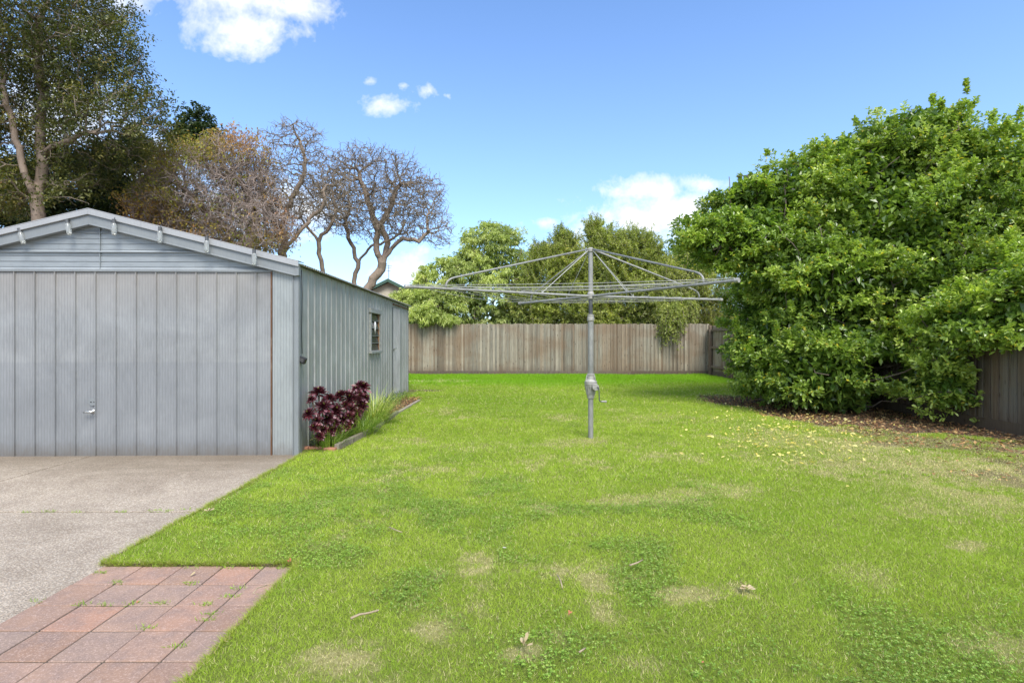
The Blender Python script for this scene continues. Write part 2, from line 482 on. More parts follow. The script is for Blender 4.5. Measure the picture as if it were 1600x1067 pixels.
PATCH = [(924,690,.10,.10,.9),(550,1030,.12,.10,1),(762,885,.17,.13,1),(868,890,.13,.10,.8),(935,905,.12,.10,.8),(1085,925,.16,.09,.85),(1170,925,.10,.07,1),(930,950,.14,.08,.8),
         (1070,712,.40,.2,.5),(1090,772,.22,.14,.6),(990,780,.22,.15,.6),(680,975,.08,.07,.9),(600,700,.1,.1,.3),(1530,855,.09,.07,.8),(1130,760,.3,.15,.5),
         (950,885,.08,.05,.6),(820,1015,.07,.05,1),(1010,1030,.08,.06,.5),(880,985,.06,.05,.6),(1230,900,.08,.08,.4),(1050,780,.3,.15,.4),(845,795,.1,.1,.6),
         (690,596,.9,.4,.6),(1030,655,.9,.4,.3),(750,700,.5,.2,.2),(570,1062,.2,.1,.4),(1250,690,.9,.5,.5),(1450,728,1.0,.5,.75),(1570,742,.6,.5,.9),(1330,722,.6,.3,.5),(1500,790,.5,.25,.5),(1560,1010,.2,.12,.5),(1350,900,.12,.1,.35)]

t = NT('soil'); o_ = t.mapping()
f = t.noise(o_, 1.2, 8, .7); c = t.ramp(f, [(.3, (.10,.075,.05)), (.7, (.19,.15,.10))])
MAT['soil'] = t.done(t.bsdf(c, .95, 0, .1, t.bump(t.noise(o_, 30, 4), .6, .02)))
S = 900
g = mkobj('ground', np.array([(-S,-S,-.06),(S,-S,-.06),(S,S,-.06),(-S,S,-.06)], float), [(0,1,2,3)], MAT['soil'], origin=(0,0,-.06)); tag(g, kind='structure')

# lawn soil sheet
t = NT('lawn thatch'); o_ = t.mapping()
fn = t.noise(o_, 60, 6, .75); c0 = t.ramp(fn, [(.3, (.09,.12,.02)), (.7, (.24,.28,.06))])
c1 = t.ramp(t.noise(o_, 45, 6, .8), [(.3, (.16,.14,.05)), (.5,(.34,.31,.13)), (.75, (.52,.47,.24))])
c2 = t.ramp(t.noise(o_, 25, 8, .8), [(.3, (.055,.035,.022)), (.5, (.13,.09,.06)), (.75, (.25,.20,.15))])
c = t.mix(t.attr('dry'), c0, c1); c = t.mix(t.attr('bare'), c, c2)
MAT['lawn'] = t.done(t.bsdf(c, .95, 0, .1, t.bump(fn, .8, .02)))
EDGE = -2.38; PAVR = -1.245; PAVY = 3.165
xs = np.concatenate([np.arange(-6.0,-2.45,.25)[:14], np.arange(-2.395, 7.6, .05)]); xs[14+int(round((PAVR+2.395)/.05))] = PAVR; ys = np.arange(-1.485, 20.6, .05); ys[int(round((PAVY+1.485)/.05))] = PAVY
GX, GY = np.meshgrid(xs, ys, indexing='ij')
def lawnz(x, y):
    e = np.minimum(np.clip((x+2.38)/.25, 0, 1)+(y > 6.3), 1)
    e = np.minimum(e, np.clip(np.maximum(x-PAVR, y-PAVY)/.25, 0, 1))
    return e*(vnoise(x, y, .9, 31, 3)-.5)*.05+(vnoise(x, y, .25, 33, 2)-.5)*.014
GZ = lawnz(GX, GY)-.004
nx, ny = GX.shape
ii = np.arange(nx*ny).reshape(nx, ny)
q = np.stack([ii[:-1,:-1], ii[1:,:-1], ii[1:,1:], ii[:-1,1:]], -1)
cx_ = (GX[:-1,:-1]+GX[1:,1:])/2; cy_ = (GY[:-1,:-1]+GY[1:,1:])/2
keep = ~((cx_ < PAVR-.01) & (cy_ < PAVY-.01)) & ~((cx_ < -2.4) & (cy_ < 6.25)) & ~((cx_ < -2.7) & (cy_ < 13.7))
q = q[keep].reshape(-1)
V = np.stack([GX, GY, GZ], -1).reshape(-1,3)
sk = MB()
def skirt(a, b):
    k = 24
    for i in range(k):
        p = Vector(a).lerp(Vector(b), i/k); q2 = Vector(a).lerp(Vector(b), (i+1)/k)
        sk.add([(p.x,p.y,-.06),(q2.x,q2.y,-.06),(q2.x,q2.y,.0),(p.x,p.y,.0)], [(0,1,2,3)])
skirt((PAVR,-1.5,0),(PAVR,PAVY,0)); skirt((PAVR,PAVY,0),(-2.393,PAVY,0)); skirt((-2.393,PAVY,0),(-2.393,6.25,0))
tag(sk.obj('turf_edge_soil', MAT['soil'], origin=(0,0,0)), kind='structure')
lawn = mkobj('lawn_ground', V, (np.full(len(q)//4, 4), q), MAT['lawn'], smooth=True, origin=(0,0,0)); tag(lawn, kind='structure')
ba, dr, cl, n4, n2 = masks(V[:,0], V[:,1])
setattr_f(lawn, 'bare', ba); setattr_f(lawn, 'dry', dr)

# grass blades
def grass():
    Vs, Cs = [], []
    bands = [(1.3,2.6,30000,.0023,.56),(2.6,3.6,26000,.0027,.62),(3.6,5,17500,.0035,.70),(5,7.5,9500,.0050,.85),(7.5,11,5600,.0072,.95),(11,20.25,2600,.012,1.1)]
    for y0, y1, den, w, hs in bands:
        xl0, xr0 = (-2.36 if y0 < 11 else -5.2), 7.15
        xr = min(xr0, .96*y1+.9); xl = max(xl0, -.96*y1-.9)
        n = int((xr-xl)*(y1-y0)*den)
        x = rng.uniform(xl, xr, n); y = rng.uniform(y0, y1, n)
        ok = (x < .96*y+.9) & (x > -.96*y-.9)
        # ragged turf edges against the concrete and the pavers
        rag = (vnoise(x, y, .09, 41, 2)-.5)*.05
        ok &= ~((x < PAVR+rag+.005) & (y < PAVY+rag-.004)) & ((x > EDGE+.0+rag) | (y > 13.7))
        ok &= (x > -2.45) | (y > 13.75)
        x = x[ok]; y = y[ok]
        bare, dry, clo, n4, n2 = masks(x, y)
        bed = (x < BEDX+.03) & (y > 6.4) & (y < 12.2)
        pr = (1-.96*bare)*(1-.35*dry)*(1-.35*clo)
        pr = np.where(bed, .04, pr)
        ok = rng.random(len(x)) < pr
        x, y, dry, n4, n2, bare, clo = [a[ok] for a in (x, y, dry, n4, n2, bare, clo)]
        n = len(x)
        z = lawnz(x, y)-.006
        lush = sst(14.5, 17, y+(n4-.5)*3)
        h = (.026+.016*rng.random(n)+.016*(n2-.4))*hs*(1+.9*lush)*(1-.45*dry)*(1-.4*bare)
        h *= np.where(rng.random(n) < .03, 1.7, 1)
        a = rng.uniform(0, 2*math.pi, n); lean = rng.uniform(.1, 1.6, n)
        flat = vnoise(x, y, .3, 51, 2)*2*math.pi*2
        dx = np.cos(a)*lean+np.cos(flat)*.12; dy = np.sin(a)*lean+np.sin(flat)*.12
        nn = np.sqrt(dx*dx+dy*dy+1); dx, dy, dz = dx/nn, dy/nn, 1/nn
        b = rng.uniform(0, 2*math.pi, n); wx = np.cos(b)*w*rng.uniform(.6,1.3,n)/2; wy = np.sin(b)*w/2
        tipx = x+dx*h*1.3; tipy = y+dy*h*1.3; tipz = z+dz*h
        v = np.stack([np.stack([x-wx, y-wy, z], 1), np.stack([x+wx, y+wy, z], 1), np.stack([tipx, tipy, tipz], 1)], 1)
        r = rng.random(n)[:,None]
        big = n4[:,None]
        g0 = np.array([.205,.365,.018]); g1 = np.array([.53,.67,.075]); gl = np.array([.22,.48,.010]); gd = np.array([.19,.34,.03]); st = np.array([.82,.72,.40])
        c = g0+(g1-g0)*np.clip(.55*r+.9*(big-.25), 0, 1)
        c = c*(1-.75*lush[:,None])+gl*.75*lush[:,None]
        pd = np.clip((n2-.55)*4, 0, 1)[:,None]*.35
        c = c*(1-pd)+gd*pd
        c = c*(1-.55*clo[:,None])+np.array([.18,.35,.04])*.55*clo[:,None]
        s = (rng.random(n) < (.09*(1-lush)+.85*dry+.35*bare))[:,None]
        c = np.where(s, st*(.55+.75*r), c)
        Vs.append(v.reshape(-1,3)); Cs.append(np.repeat(c, 3, 0))
    # shaggy rim leaning out over the concrete and the pavers
    for (ax, ay, bx_, by_, ox, oy) in ((-2.385,PAVY,-2.385,6.2,-1,0),(-2.385,PAVY+.005,PAVR,PAVY+.005,0,-1),(PAVR+.005,1.3,PAVR+.005,PAVY,-1,0)):
        n = int(math.hypot(bx_-ax, by_-ay)*5200); u = rng.random(n)
        x = ax+(bx_-ax)*u+rng.normal(size=n)*.008; y = ay+(by_-ay)*u+rng.normal(size=n)*.008
        q = vnoise(x, y, .07, 88, 2)
        k = rng.random(n) < q*1.6-.2; x = x[k]; y = y[k]; n = len(x)
        h = rng.uniform(.02,.045,n); l = rng.uniform(.1,1.3,n); jx_ = rng.normal(size=n)*.7; jy_ = rng.normal(size=n)*.7
        z = rng.uniform(-.03,.004,n); w_ = .0016; b = rng.uniform(0,6.28,n)
        v = np.stack([np.stack([x-np.cos(b)*w_, y-np.sin(b)*w_, z],1), np.stack([x+np.cos(b)*w_, y+np.sin(b)*w_, z],1), np.stack([x+(ox*l+jx_)*h*.6, y+(oy*l+jy_)*h*.6, z+h*rng.uniform(.3,.9,n)],1)],1)
        r = rng.random(n)[:,None]; c = np.array([.22,.34,.03])*(1-r)+np.array([.48,.55,.09])*r
        c = np.where(rng.random(n)[:,None] < .16, np.array([.5,.40,.22]), c)
        Vs.append(v.reshape(-1,3)); Cs.append(np.repeat(c, 3, 0))
    V = np.concatenate(Vs); C = np.concatenate(Cs)
    t = NT('grass blade'); col = t.attr('col', 'Color')
    b = t.bsdf(col, .5, 0, .35)
    tr = t.n('ShaderNodeBsdfTranslucent'); t.l(t.mix(1., col, (1.15,1.15,.7), 'MULTIPLY'), tr.inputs[0])
    mx = t.n('ShaderNodeMixShader'); mx.inputs[0].default_value = .4; t.l(b, mx.inputs[1]); t.l(tr.outputs[0], mx.inputs[2])
    m = t.done(mx.outputs[0])
    nf = len(V)//3
    o = mkobj('lawn_grass', V, (np.full(nf, 3), np.arange(nf*3)), m, origin=(0,0,0))
    setattr_c(o, 'col', C)
    tag(o, 'bright green mown lawn with dry straw patches', 'grass', kind='stuff')
    return m
MAT['grass'] = grass()

# clover among the turf
n = 130000
x = rng.uniform(-2.3, 5, n); y = rng.uniform(1.4, 7.5, n)
bare, dry, clo, n4, n2 = masks(x, y)
ok = (rng.random(n) < clo*(1-dry)*(1-bare)) & ~((x < PAVR+.02) & (y < PAVY+.02)) & (abs(x) < .96*y+.8)
x = x[ok]; y = y[ok]; n = len(x)
base = np.stack([x, y, lawnz(x, y)+rng.uniform(.010, .028, n)], 1)
a0 = rng.uniform(0, 6.28, n)
bs, ds = [], []
for k in range(3):
    a = a0+k*2.094
    ds.append(np.stack([np.cos(a), np.sin(a), rng.uniform(-.1, .5, n)], 1)); bs.append(base)
bs = np.concatenate(bs); ds = np.concatenate(ds); r_ = rng.uniform(.005, .0095, len(bs))
MAT['clover'] = m_leaf('clover leaf', [(0, (.15,.27,.035)), (.6, (.25,.40,.06)), (1, (.40,.52,.12))], .5, .3)
o = leaves('clover', bs, ds, r_, r_*1.1, MAT['clover'], shape=1, droop=.1, origin=(0,0,0)); tag(o, 'dark green clover patches growing through the lawn', 'clover', kind='stuff')

# ------------------------------------------------------------------ driveway and pavers
t = NT('exposed aggregate'); o_ = t.mapping(src='Object')
v = t.n('ShaderNodeTexVoronoi'); v.inputs['Scale'].default_value = 95; v.inputs['Randomness'].default_value = 1; t.l(o_, v.inputs['Vector'])
n_ = t.noise(o_, 1.1, 7, .7, .4)
stone = t.ramp(v.outputs['Color'], [(0, (.42,.34,.26)), (.35, (.55,.47,.38)), (.7, (.66,.58,.48)), (1, (.80,.73,.63))])
edge = t.ramp(v.outputs['Distance'], [(.35, (0,0,0)), (.62, (1,1,1))])
c = t.mix(t.math('MULTIPLY', edge, .6), stone, (.26,.225,.19))
sm = t.noise(o_, 190, 3, .7)
c = t.mix(t.math('MULTIPLY', t.ramp(sm, [(.35, (1,1,1)), (.5, (0,0,0))]), .5), c, (.19,.165,.14))
st = t.ramp(n_, [(.3, (.68,.64,.60)), (.7, (1.12,1.09,1.05))])
c = t.mix(1., c, st, 'MULTIPLY')
xyz = t.sep(o_)
cvn = t.n('ShaderNodeTexVoronoi', feature='DISTANCE_TO_EDGE'); cvn.inputs['Scale'].default_value = .45; dn = t.n('ShaderNodeVectorMath', operation='ADD'); t.l(o_, dn.inputs[0]); nn_ = t.n('ShaderNodeTexNoise'); nn_.inputs['Scale'].default_value = 3; nn_.inputs['Detail'].default_value = 5; t.l(o_, nn_.inputs['Vector']); sc0 = t.n('ShaderNodeVectorMath', operation='SCALE'); sc0.inputs['Scale'].default_value = .35; t.l(nn_.outputs['Color'], sc0.inputs[0]); t.l(sc0.outputs[0], dn.inputs[1]); t.l(dn.outputs[0], cvn.inputs['Vector'])
c = t.mix(t.math('MULTIPLY', t.ramp(cvn.outputs['Distance'], [(.001, (1,1,1)), (.004, (0,0,0))]), .3), c, (.10,.08,.06))
g1 = t.ramp(t.math('ADD', xyz[1], t.math('MULTIPLY', t.noise(t.mapping((1.2,3,1)), 1.5, 6, .7), 1.2)), [(.0, (0,0,0)), (1, (1,1,1))])
# dirt band in front of the shed door (object Y measured from the slab origin)
db = t.math('ADD', xyz[1], t.math('MULTIPLY', t.math('SUBTRACT', t.noise(t.mapping((.8,2,1)), 2, 6, .75), .5), 1.6))
db = t.n('ShaderNodeMapRange'); 
src = t.math('ADD', xyz[1], t.math('MULTIPLY', t.math('SUBTRACT', t.noise(t.mapping((.7,2,1)), 2, 6, .75), .5), 1.5))
t.l(src, db.inputs['Value']); db.inputs['From Min'].default_value = 4.9; db.inputs['From Max'].default_value = 6.0
c = t.mix(t.math('MULTIPLY', db.outputs[0], .62), c, (.12,.095,.065))
MAT['agg'] = t.done(t.bsdf(c, .85, 0, .3, t.bump(t.math('SUBTRACT', t.math('MULTIPLY', sm, .5), edge), .7, .006)))
MAT['joint'] = m_plain('slab joint', (.035,.03,.025), .95)
dw = MB()
ZD = -.010
jx = [-9.5, -4.75, EDGE+.02]; jy = [-1.5, 1.0, 4.15, 6.28]
for i in range(2):
    for j in range(3):
        dw.box(jx[i]+(.009 if i else 0), jx[i+1]-(.009 if i < 1 else 0), jy[j]+.012, jy[j+1]-(.012 if j < 2 else 0), -.055, ZD)
d_ = dw.obj('driveway', MAT['agg'], bevel=.006, origin=(0,0,0)); tag(d_, kind='structure')
jb = MB(); jb.box(-9.4, EDGE, -1.4, 6.2, -.056, -.035); tag(jb.obj('driveway_joint', MAT['joint'], origin=(0,0,0)), kind='structure')
pv = MB(); pt = .234; X0 = EDGE+.008; rnds = []; 
t = NT('red paver'); o_ = t.mapping()
r = t.attr('rnd')
c = t.ramp(r, [(0, (.29,.18,.125)), (.3, (.36,.235,.17)), (.6, (.39,.22,.15)), (.8, (.29,.215,.17)), (1, (.41,.25,.175))])
f1 = t.noise(o_, 6, 6, .7); f2 = t.noise(o_, 130, 4, .8); f3 = t.noise(o_, 45, 6, .8)
c = t.mix(t.math('MULTIPLY', t.ramp(f1, [(.42, (0,0,0)), (.62, (1,1,1))]), .6), c, (.22,.165,.145))
c = t.mix(t.math('MULTIPLY', t.ramp(f2, [(.52, (0,0,0)), (.62, (1,1,1))]), .55), c, (.62,.45,.38))
c = t.mix(t.math('MULTIPLY', t.ramp(f3, [(.3, (1,1,1)), (.42, (0,0,0))]), .6), c, (.10,.06,.05))
MAT['paver'] = t.done(t.bsdf(c, .85, 0, .3, t.bump(t.math('ADD', f2, f3), .5, .004)))
prn = []
for j in range(20):
    y1 = 3.157-j*pt; 
    for i in range(5):
        x0 = -2.372+i*pt; x1 = x0+pt
        if i == 4: x1 = x0+pt
        dz = random.uniform(-.002, .002)
        M = Matrix.Translation((x0+pt/2, y1-pt/2, -.05)) @ Matrix.Rotation(R(random.uniform(-.5,.5)), 4, 'Z') @ Matrix.Rotation(R(random.uniform(-.4,.4)), 4, 'X')
        h = pt/2-.0032
        pv.box(-h, h, -h, h, 0, .038+dz, M); prn += [random.random()]*8
MAT['jointsand'] = m_plain('joint sand', (.09,.075,.055), .95, 0, .4, 40)
pvo = pv.obj('paver_path', MAT['paver'], bevel=.004, origin=(0,0,0)); tag(pvo, kind='structure'); setattr_f(pvo, 'rnd', np.array(prn))
js = MB(); js.box(-2.375, -1.195, -1.5, 3.165, -.056, -.017); tag(js.obj('path_bedding', MAT['jointsand'], origin=(0,0,0)), kind='structure')

# weeds in joints
def tuft_pts(px, py, n, r):
    g = G(px, py); a = rng.uniform(0, 6.28, n); q = rng.random(n)**.5*r
    return np.stack([g.x+np.cos(a)*q*1.6, g.y+np.sin(a)*q*.5, np.full(n, -.018)], 1)
jw = [(40,798),(75,797),(120,798),(190,797),(240,796),(262,796),(290,794),(180,907),(298,908),(128,940),(165,941),(206,939),(252,938),(318,940),(374,915),(360,928),(330,955),(322,965),(278,1005),(228,977),(60,935),(400,885),(250,882),(300,884),(352,884),(155,892),(445,884)]
Pp = np.concatenate([tuft_pts(a, b, 34, .03) for a, b in jw])
D = rng.normal(size=Pp.shape)*.7+np.array([0,0,.8])
o = leaves('joint_weeds', Pp, D, rng.uniform(.015,.04,len(Pp)), np.full(len(Pp), .004), MAT['clover'], shape=2, rnd=rng.uniform(.5,1,len(Pp)), origin=(0,0,0)); tag(o, 'small green weeds sprouting from the red paver joints', 'weeds', kind='stuff')

# ------------------------------------------------------------------ shed
SH = thing('garage_shed', 'grey galvanised metal garage with low gable roof beside the driveway', 'shed', (-2.44, 6.21, -.02), R(1.4))
W = 4.60; LEN = 7.45; HE = 2.17; HA = 2.74
def rib_sheet(mb, u0, u1, zlo, zhi, pitch=.227, axis='x', w=0, side=-1, rw=.018, rd=.014, phase=0, zmid=None):
    """ribbed sheet in plane; axis x: runs along x at y=w, ribs stick out along side*y ; axis y: runs along y at x=w"""
    us = [u0]; ds = [0.0]
    k = math.ceil((u0-phase)/pitch)
    while phase+k*pitch < u1-rw:
        c = phase+k*pitch
        if c-rw > u0:
            us += [c-rw, c-rw*.55, c+rw*.55, c+rw]; ds += [0, rd, rd, 0]
        k += 1
    us.append(u1); ds.append(0)
    vs = []
    for u, d in zip(us, ds):
        for z in (zlo(u) if callable(zlo) else zlo, zhi(u) if callable(zhi) else zhi):
            vs.append((u, w+side*d, z) if axis == 'x' else (w+side*d, u, z))
    fs = [(2*i, 2*i+2, 2*i+3, 2*i+1) for i in range(len(us)-1)]
    mb.add(vs, fs)
# door (one tilting leaf)
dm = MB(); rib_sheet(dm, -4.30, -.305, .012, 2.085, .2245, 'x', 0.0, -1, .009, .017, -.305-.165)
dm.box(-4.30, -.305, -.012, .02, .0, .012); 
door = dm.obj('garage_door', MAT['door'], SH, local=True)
hm = MB(); pz = 1.3-(628-531)*6.15/850+.02
hx = (145-800)*6.15/850+2.44
hm.tube([(hx, -.004, pz), (hx, -.012, pz)], .042, 20)
sc_ = MB()
esc = hm.obj('lock_plate', MAT['flash'], door, local=True, smooth=False)
hm = MB(); hm.tube([(hx-.015, -.009, pz), (hx-.015, -.0135, pz)], .008, 8); hm.tube([(hx+.018, -.009, pz), (hx+.018, -.0135, pz)], .006, 8)
hm.obj('keyhole', MAT['dark'], esc, local=True)
hm = MB(); hz = pz-.105
hm.tube([(hx, 0, hz), (hx, -.06, hz)], .012, 10); hm.tube([(hx-.075, -.045, hz-.006), (hx-.03, -.058, hz), (hx+.045, -.062, hz+.004)], [.007,.012,.011], 8); hm.tube([(hx, -.002, hz), (hx, -.008, hz)], .024, 14)
hm.obj('handle', MAT['chrome'], door, local=True, smooth=True)
# jamb lines
jm = MB(); jm.box(-.303, -.290, -.022, .03, 0, 2.10); jm.obj('door_jamb', MAT['rust'], SH, local=True)
jm = MB(); jm.box(-4.315, -4.303, -.022, .03, 0, 2.10); jm.obj('door_jamb', MAT['rust'], SH, local=True)
hd = MB(); hd.box(-W+.02, -.285, -.020, .03, 2.088, 2.118); hd.obj('door_header', MAT['flash'], SH, local=True, bevel=.004)
# corner columns
for sx in (0, 1):
    cm = MB()
    a, b = (-.285, -.03) if sx == 0 else (-W+.03, -W+.285)
    rib_sheet(cm, a, b, 0, 2.165, .06, 'x', -.012, -1, .004, .0012, a+.03)
    cm.obj('corner_column', MAT['column'], SH, local=True)
cf = MB(); cf.box(-.042, .012, -.026, -.012, 0, HE-.03); cf.box(.0, .016, -.0115, .075, 0, HE-.02); cf.box(-.052, -.042, -.036, -.010, .0, HE-.04)
cf.obj('corner_flashing', MAT['flash'], SH, local=True, bevel=.003)
# gable infill: horizontal ribbed sheets
def roofz(x, off=0): return HE+(HA-HE)*(1-abs(x+W/2)/(W/2))+off
gm = MB()
zs = [2.118]; ys_ = [.010]
z = 2.118
for z0, z1 in ((2.118, 2.315), (2.315, 2.53), (2.53, 2.80)):
    zc = z0+.03
    ys_[-1] = -.004
    while zc < z1-.02:
        zs += [zc-.004, zc, zc+.004]; ys_ += [.010, .003, .010]; zc += .062
    zs += [z1-.006, z1-.004, z1]; ys_ += [.010, -.006, -.010]
for i in range(len(zs)-1):
    za, zb = zs[i], zs[i+1]
    def hw(z): return max(.0, (W/2)*(1-(z-HE)/(HA-HE))) if z > HE else W/2-.02
    if za > HA: break
    a, b = hw(za), hw(zb)
    vs = [(-W/2-a, ys_[i], za), (-W/2+a, ys_[i], za), (-W/2+b, ys_[i+1], min(zb, HA)), (-W/2-b, ys_[i+1], min(zb, HA))]
    gm.add(vs, [(0,1,2,3)])
gm.obj('gable_panel', MAT['gable'], SH, local=True)
gm = MB(); gm.box(-W/2+.077, -W/2+.081, -.008, .009, 2.12, 2.66); gm.box(-W/2-W/2+.1, -W/2+W/2-.1-.3, -.016, .008, 2.309, 2.318)
gm.obj('sheet_joint', MAT['gable'], SH, local=True)
# barge boards and caps
def slope_strip(mb, off_top, off_bot, y0, y1, x_in, x_out, side):
    """prism that follows the roof slope; side +1 right half"""
    pts = []
    for x in (0, W/2+x_out):
        zc = HA-(HA-HE)*x/(W/2)
        for off in (off_bot, off_top):
            pts.append((side*x, zc+off))
    vs = []
    for (x, z) in pts:
        for y in (y0, y1): vs.append((-W/2+x, y, z))
    fs = [(0,1,5,4),(2,6,7,3),(0,4,6,2),(1,3,7,5),(0,2,3,1),(4,5,7,6)]
    mb.add(vs, fs)
for side in (1, -1):
    b = MB(); slope_strip(b, -.01, -.13, -.062, -.03, 0, .0, side); slope_strip(b, -.115, -.131, -.068, -.0, 0, .0, side)
    b.obj('barge_board', MAT['flash'], SH, local=True, bevel=.003)
    b = MB(); slope_strip(b, .040, -.018, -.085, -.066, 0, .03, side); slope_strip(b, .052, .041, -.085, .10, 0, .03, side)
    b.obj('barge_cap', MAT['cap'], SH, local=True, bevel=.003)
b = MB(); b.box(-.12, .010, -.064, -.008, 2.02+.03, 2.17); b = None
b = MB(); b.box(-.012, .03, -.07, .0, HE-.125, HE+.005); b.obj('barge_end', MAT['flash'], SH, local=True, bevel=.003)
# side wall
WY0, WY1, WZ0, WZ1 = 3.42, 4.20, 1.12, 1.80
DY0, DY1, DZ1 = 5.52, 6.45, 2.03
sm_ = MB(); ph = .09
top = HE-.01
rib_sheet(sm_, .07, WY0, 0, top, .227, 'y', 0, 1, .009, .012, ph)
rib_sheet(sm_, WY0, WY1, 0, WZ0, .227, 'y', 0, 1, .009, .012, ph); rib_sheet(sm_, WY0, WY1, WZ1, top, .227, 'y', 0, 1, .009, .012, ph)
rib_sheet(sm_, WY1, DY0, 0, top, .227, 'y', 0, 1, .009, .012, ph)
rib_sheet(sm_, DY0, DY1, DZ1, top, .227, 'y', 0, 1, .009, .012, ph)
rib_sheet(sm_, DY1, LEN, 0, top, .227, 'y', 0, 1, .009, .012, ph)
sm_.obj('side_wall', MAT['side'], SH, local=True)
o2 = MB(); o2.add([(-W,0,0),(-W,LEN,0),(-W,LEN,top),(-W,0,top)], [(0,1,2,3)])
o2.add([(-W,LEN,0),(0,LEN,0),(0,LEN,top),(-W/2,LEN,HA),(-W,LEN,top)], [(0,1,2,3,4)])
o2.obj('back_wall', MAT['side'], SH, local=True)
ef = MB(); ef.box(-.02, .022, LEN-.05, LEN+.012, 0, top); ef.obj('corner_flashing', MAT['flash'], SH, local=True)
# window
wm = MB(); fr = .055
wm.box(-.02, .035, WY0-.03, WY0+fr-.02, WZ0, WZ1); wm.box(-.02, .030, WY1-.03, WY1+.02, WZ0, WZ1)
wm.box(-.03, .045, WY0-.05, WY1+.04, WZ1, WZ1+.085, Matrix.Identity(4)); wm.box(-.03, .055, WY0-.05, WY1+.04, WZ0-.045, WZ0)
win = wm.obj('window', MAT['frame'], SH, local=True, bevel=.004)
wj = MB(); wj.box(-.06, .012, WY1-.075, WY1-.032, WZ0+.001, WZ1-.001); wj.obj('window_frame', MAT['jamb'], win, local=True)
wb = MB(); wb.add([(-.25,WY0-.2,WZ0-.2),(-.25,WY1+.2,WZ0-.2),(-.25,WY1+.2,WZ1+.2),(-.25,WY0-.2,WZ1+.2)], [(0,1,2,3)]); wb.obj('window_dark_backing', MAT['dark'], win, local=True)  # near-black sheet standing for the unlit interior behind the louvres
for k in range(5):
    lm = MB(); hh = (WZ1-WZ0)/5; zc = WZ0+(k+.5)*hh
    M = Matrix.Translation((-.005, (WY0+WY1)/2-.02, zc)) @ Matrix.Rotation(R(-12), 4, 'Y')
    lm.box(-.003, .003, -(WY1-WY0)/2+.05, (WY1-WY0)/2-.055, -hh*.52, hh*.52, M)
    lo = lm.obj('louvre_blade', MAT['glass'], win, local=True)
for k in range(5):
    zc = WZ0+k*(WZ1-WZ0)/5+.004; lm = MB(); lm.box(.006, .014, WY0+.04, WY1-.08, zc-.004, zc+.004); lm.obj('louvre_clip', MAT['frame'], win, local=True)
MAT['sticker'] = m_plain('white sticker', (.75,.76,.76), .6)
lm = MB(); yy = WY0+.36; zz = WZ1-.25
lm.tube([(.014, yy, zz+.10), (.016, yy, zz+.02), (.016, yy, zz-.03), (.015, yy+.01, zz-.13)], [.016,.024,.018,.003], 8); lm.obj('sticker', MAT['sticker'], win, local=True, smooth=True)
# side door
sd = MB(); rib_sheet(sd, DY0+.02, DY1-.01, .02, DZ1-.01, .135, 'y', .006, 1, .013, .014, DY0+.10); 
sdo = sd.obj('side_door', MAT['sidedoor'], SH, local=True)
sd = MB(); sd.box(.006, .05, DY0+.05, DY0+.075, 1.12, 1.145); sd.tube([(.05, DY0+.03, 1.132), (.055, DY0+.15, 1.135)], .010, 8); sd.obj('handle', MAT['chrome'], sdo, local=True)
sd = MB(); sd.box(-.02, .004, DY0-.012, DY0+.018, 0, DZ1); sd.obj('door_jamb', MAT['dark'], SH, local=True)
sd = MB(); sd.box(.0, .03, DY0+.0, LEN-.05, DZ1+.045, DZ1+.075); sd.obj('door_header', MAT['rust'], SH, local=True)
# roof: corrugated sheets, wave runs along the shed
for side in (1, -1):
    Ys = np.arange(-.05, LEN+.12, .0095); wv = np.sin(Ys/.076*2*math.pi)*.010
    vs = []
    for y, w_ in zip(Ys, wv):
        vs.append((-W/2, y, HA+.012+w_)); xo = W/2+.075
        vs.append((-W/2+side*xo, y, HA+.012+w_-(HA-HE)*xo/(W/2)))
    n_ = len(Ys); rs = MB(); rs.add(vs, [(2*i, 2*i+1, 2*i+3, 2*i+2) for i in range(n_-1)])
    ro = rs.obj('roof_sheet', MAT['roof'], SH, local=True, smooth=True)
    sol = ro.modifiers.new('thick', 'SOLIDIFY'); sol.thickness = .004; sol.offset = 1
rc = MB(); 
for side in (1,-1):
    rc.add([(-W/2, -.05, HA+.045), (-W/2+side*.16, -.05, HA-.01+.01), (-W/2+side*.16, LEN+.1, HA-.0), (-W/2, LEN+.1, HA+.045)], [(0,1,2,3)])
rc.obj('ridge_cap', MAT['cap'], SH, local=True)
# near-black purlin strip, coloured to stand for the shade under the eave
ep = MB(); ep.box(-.09, -.03, .08, LEN, HE-.10, HE-.02); ep.obj('eave_shadow_strip', MAT['dark'], SH, local=True)

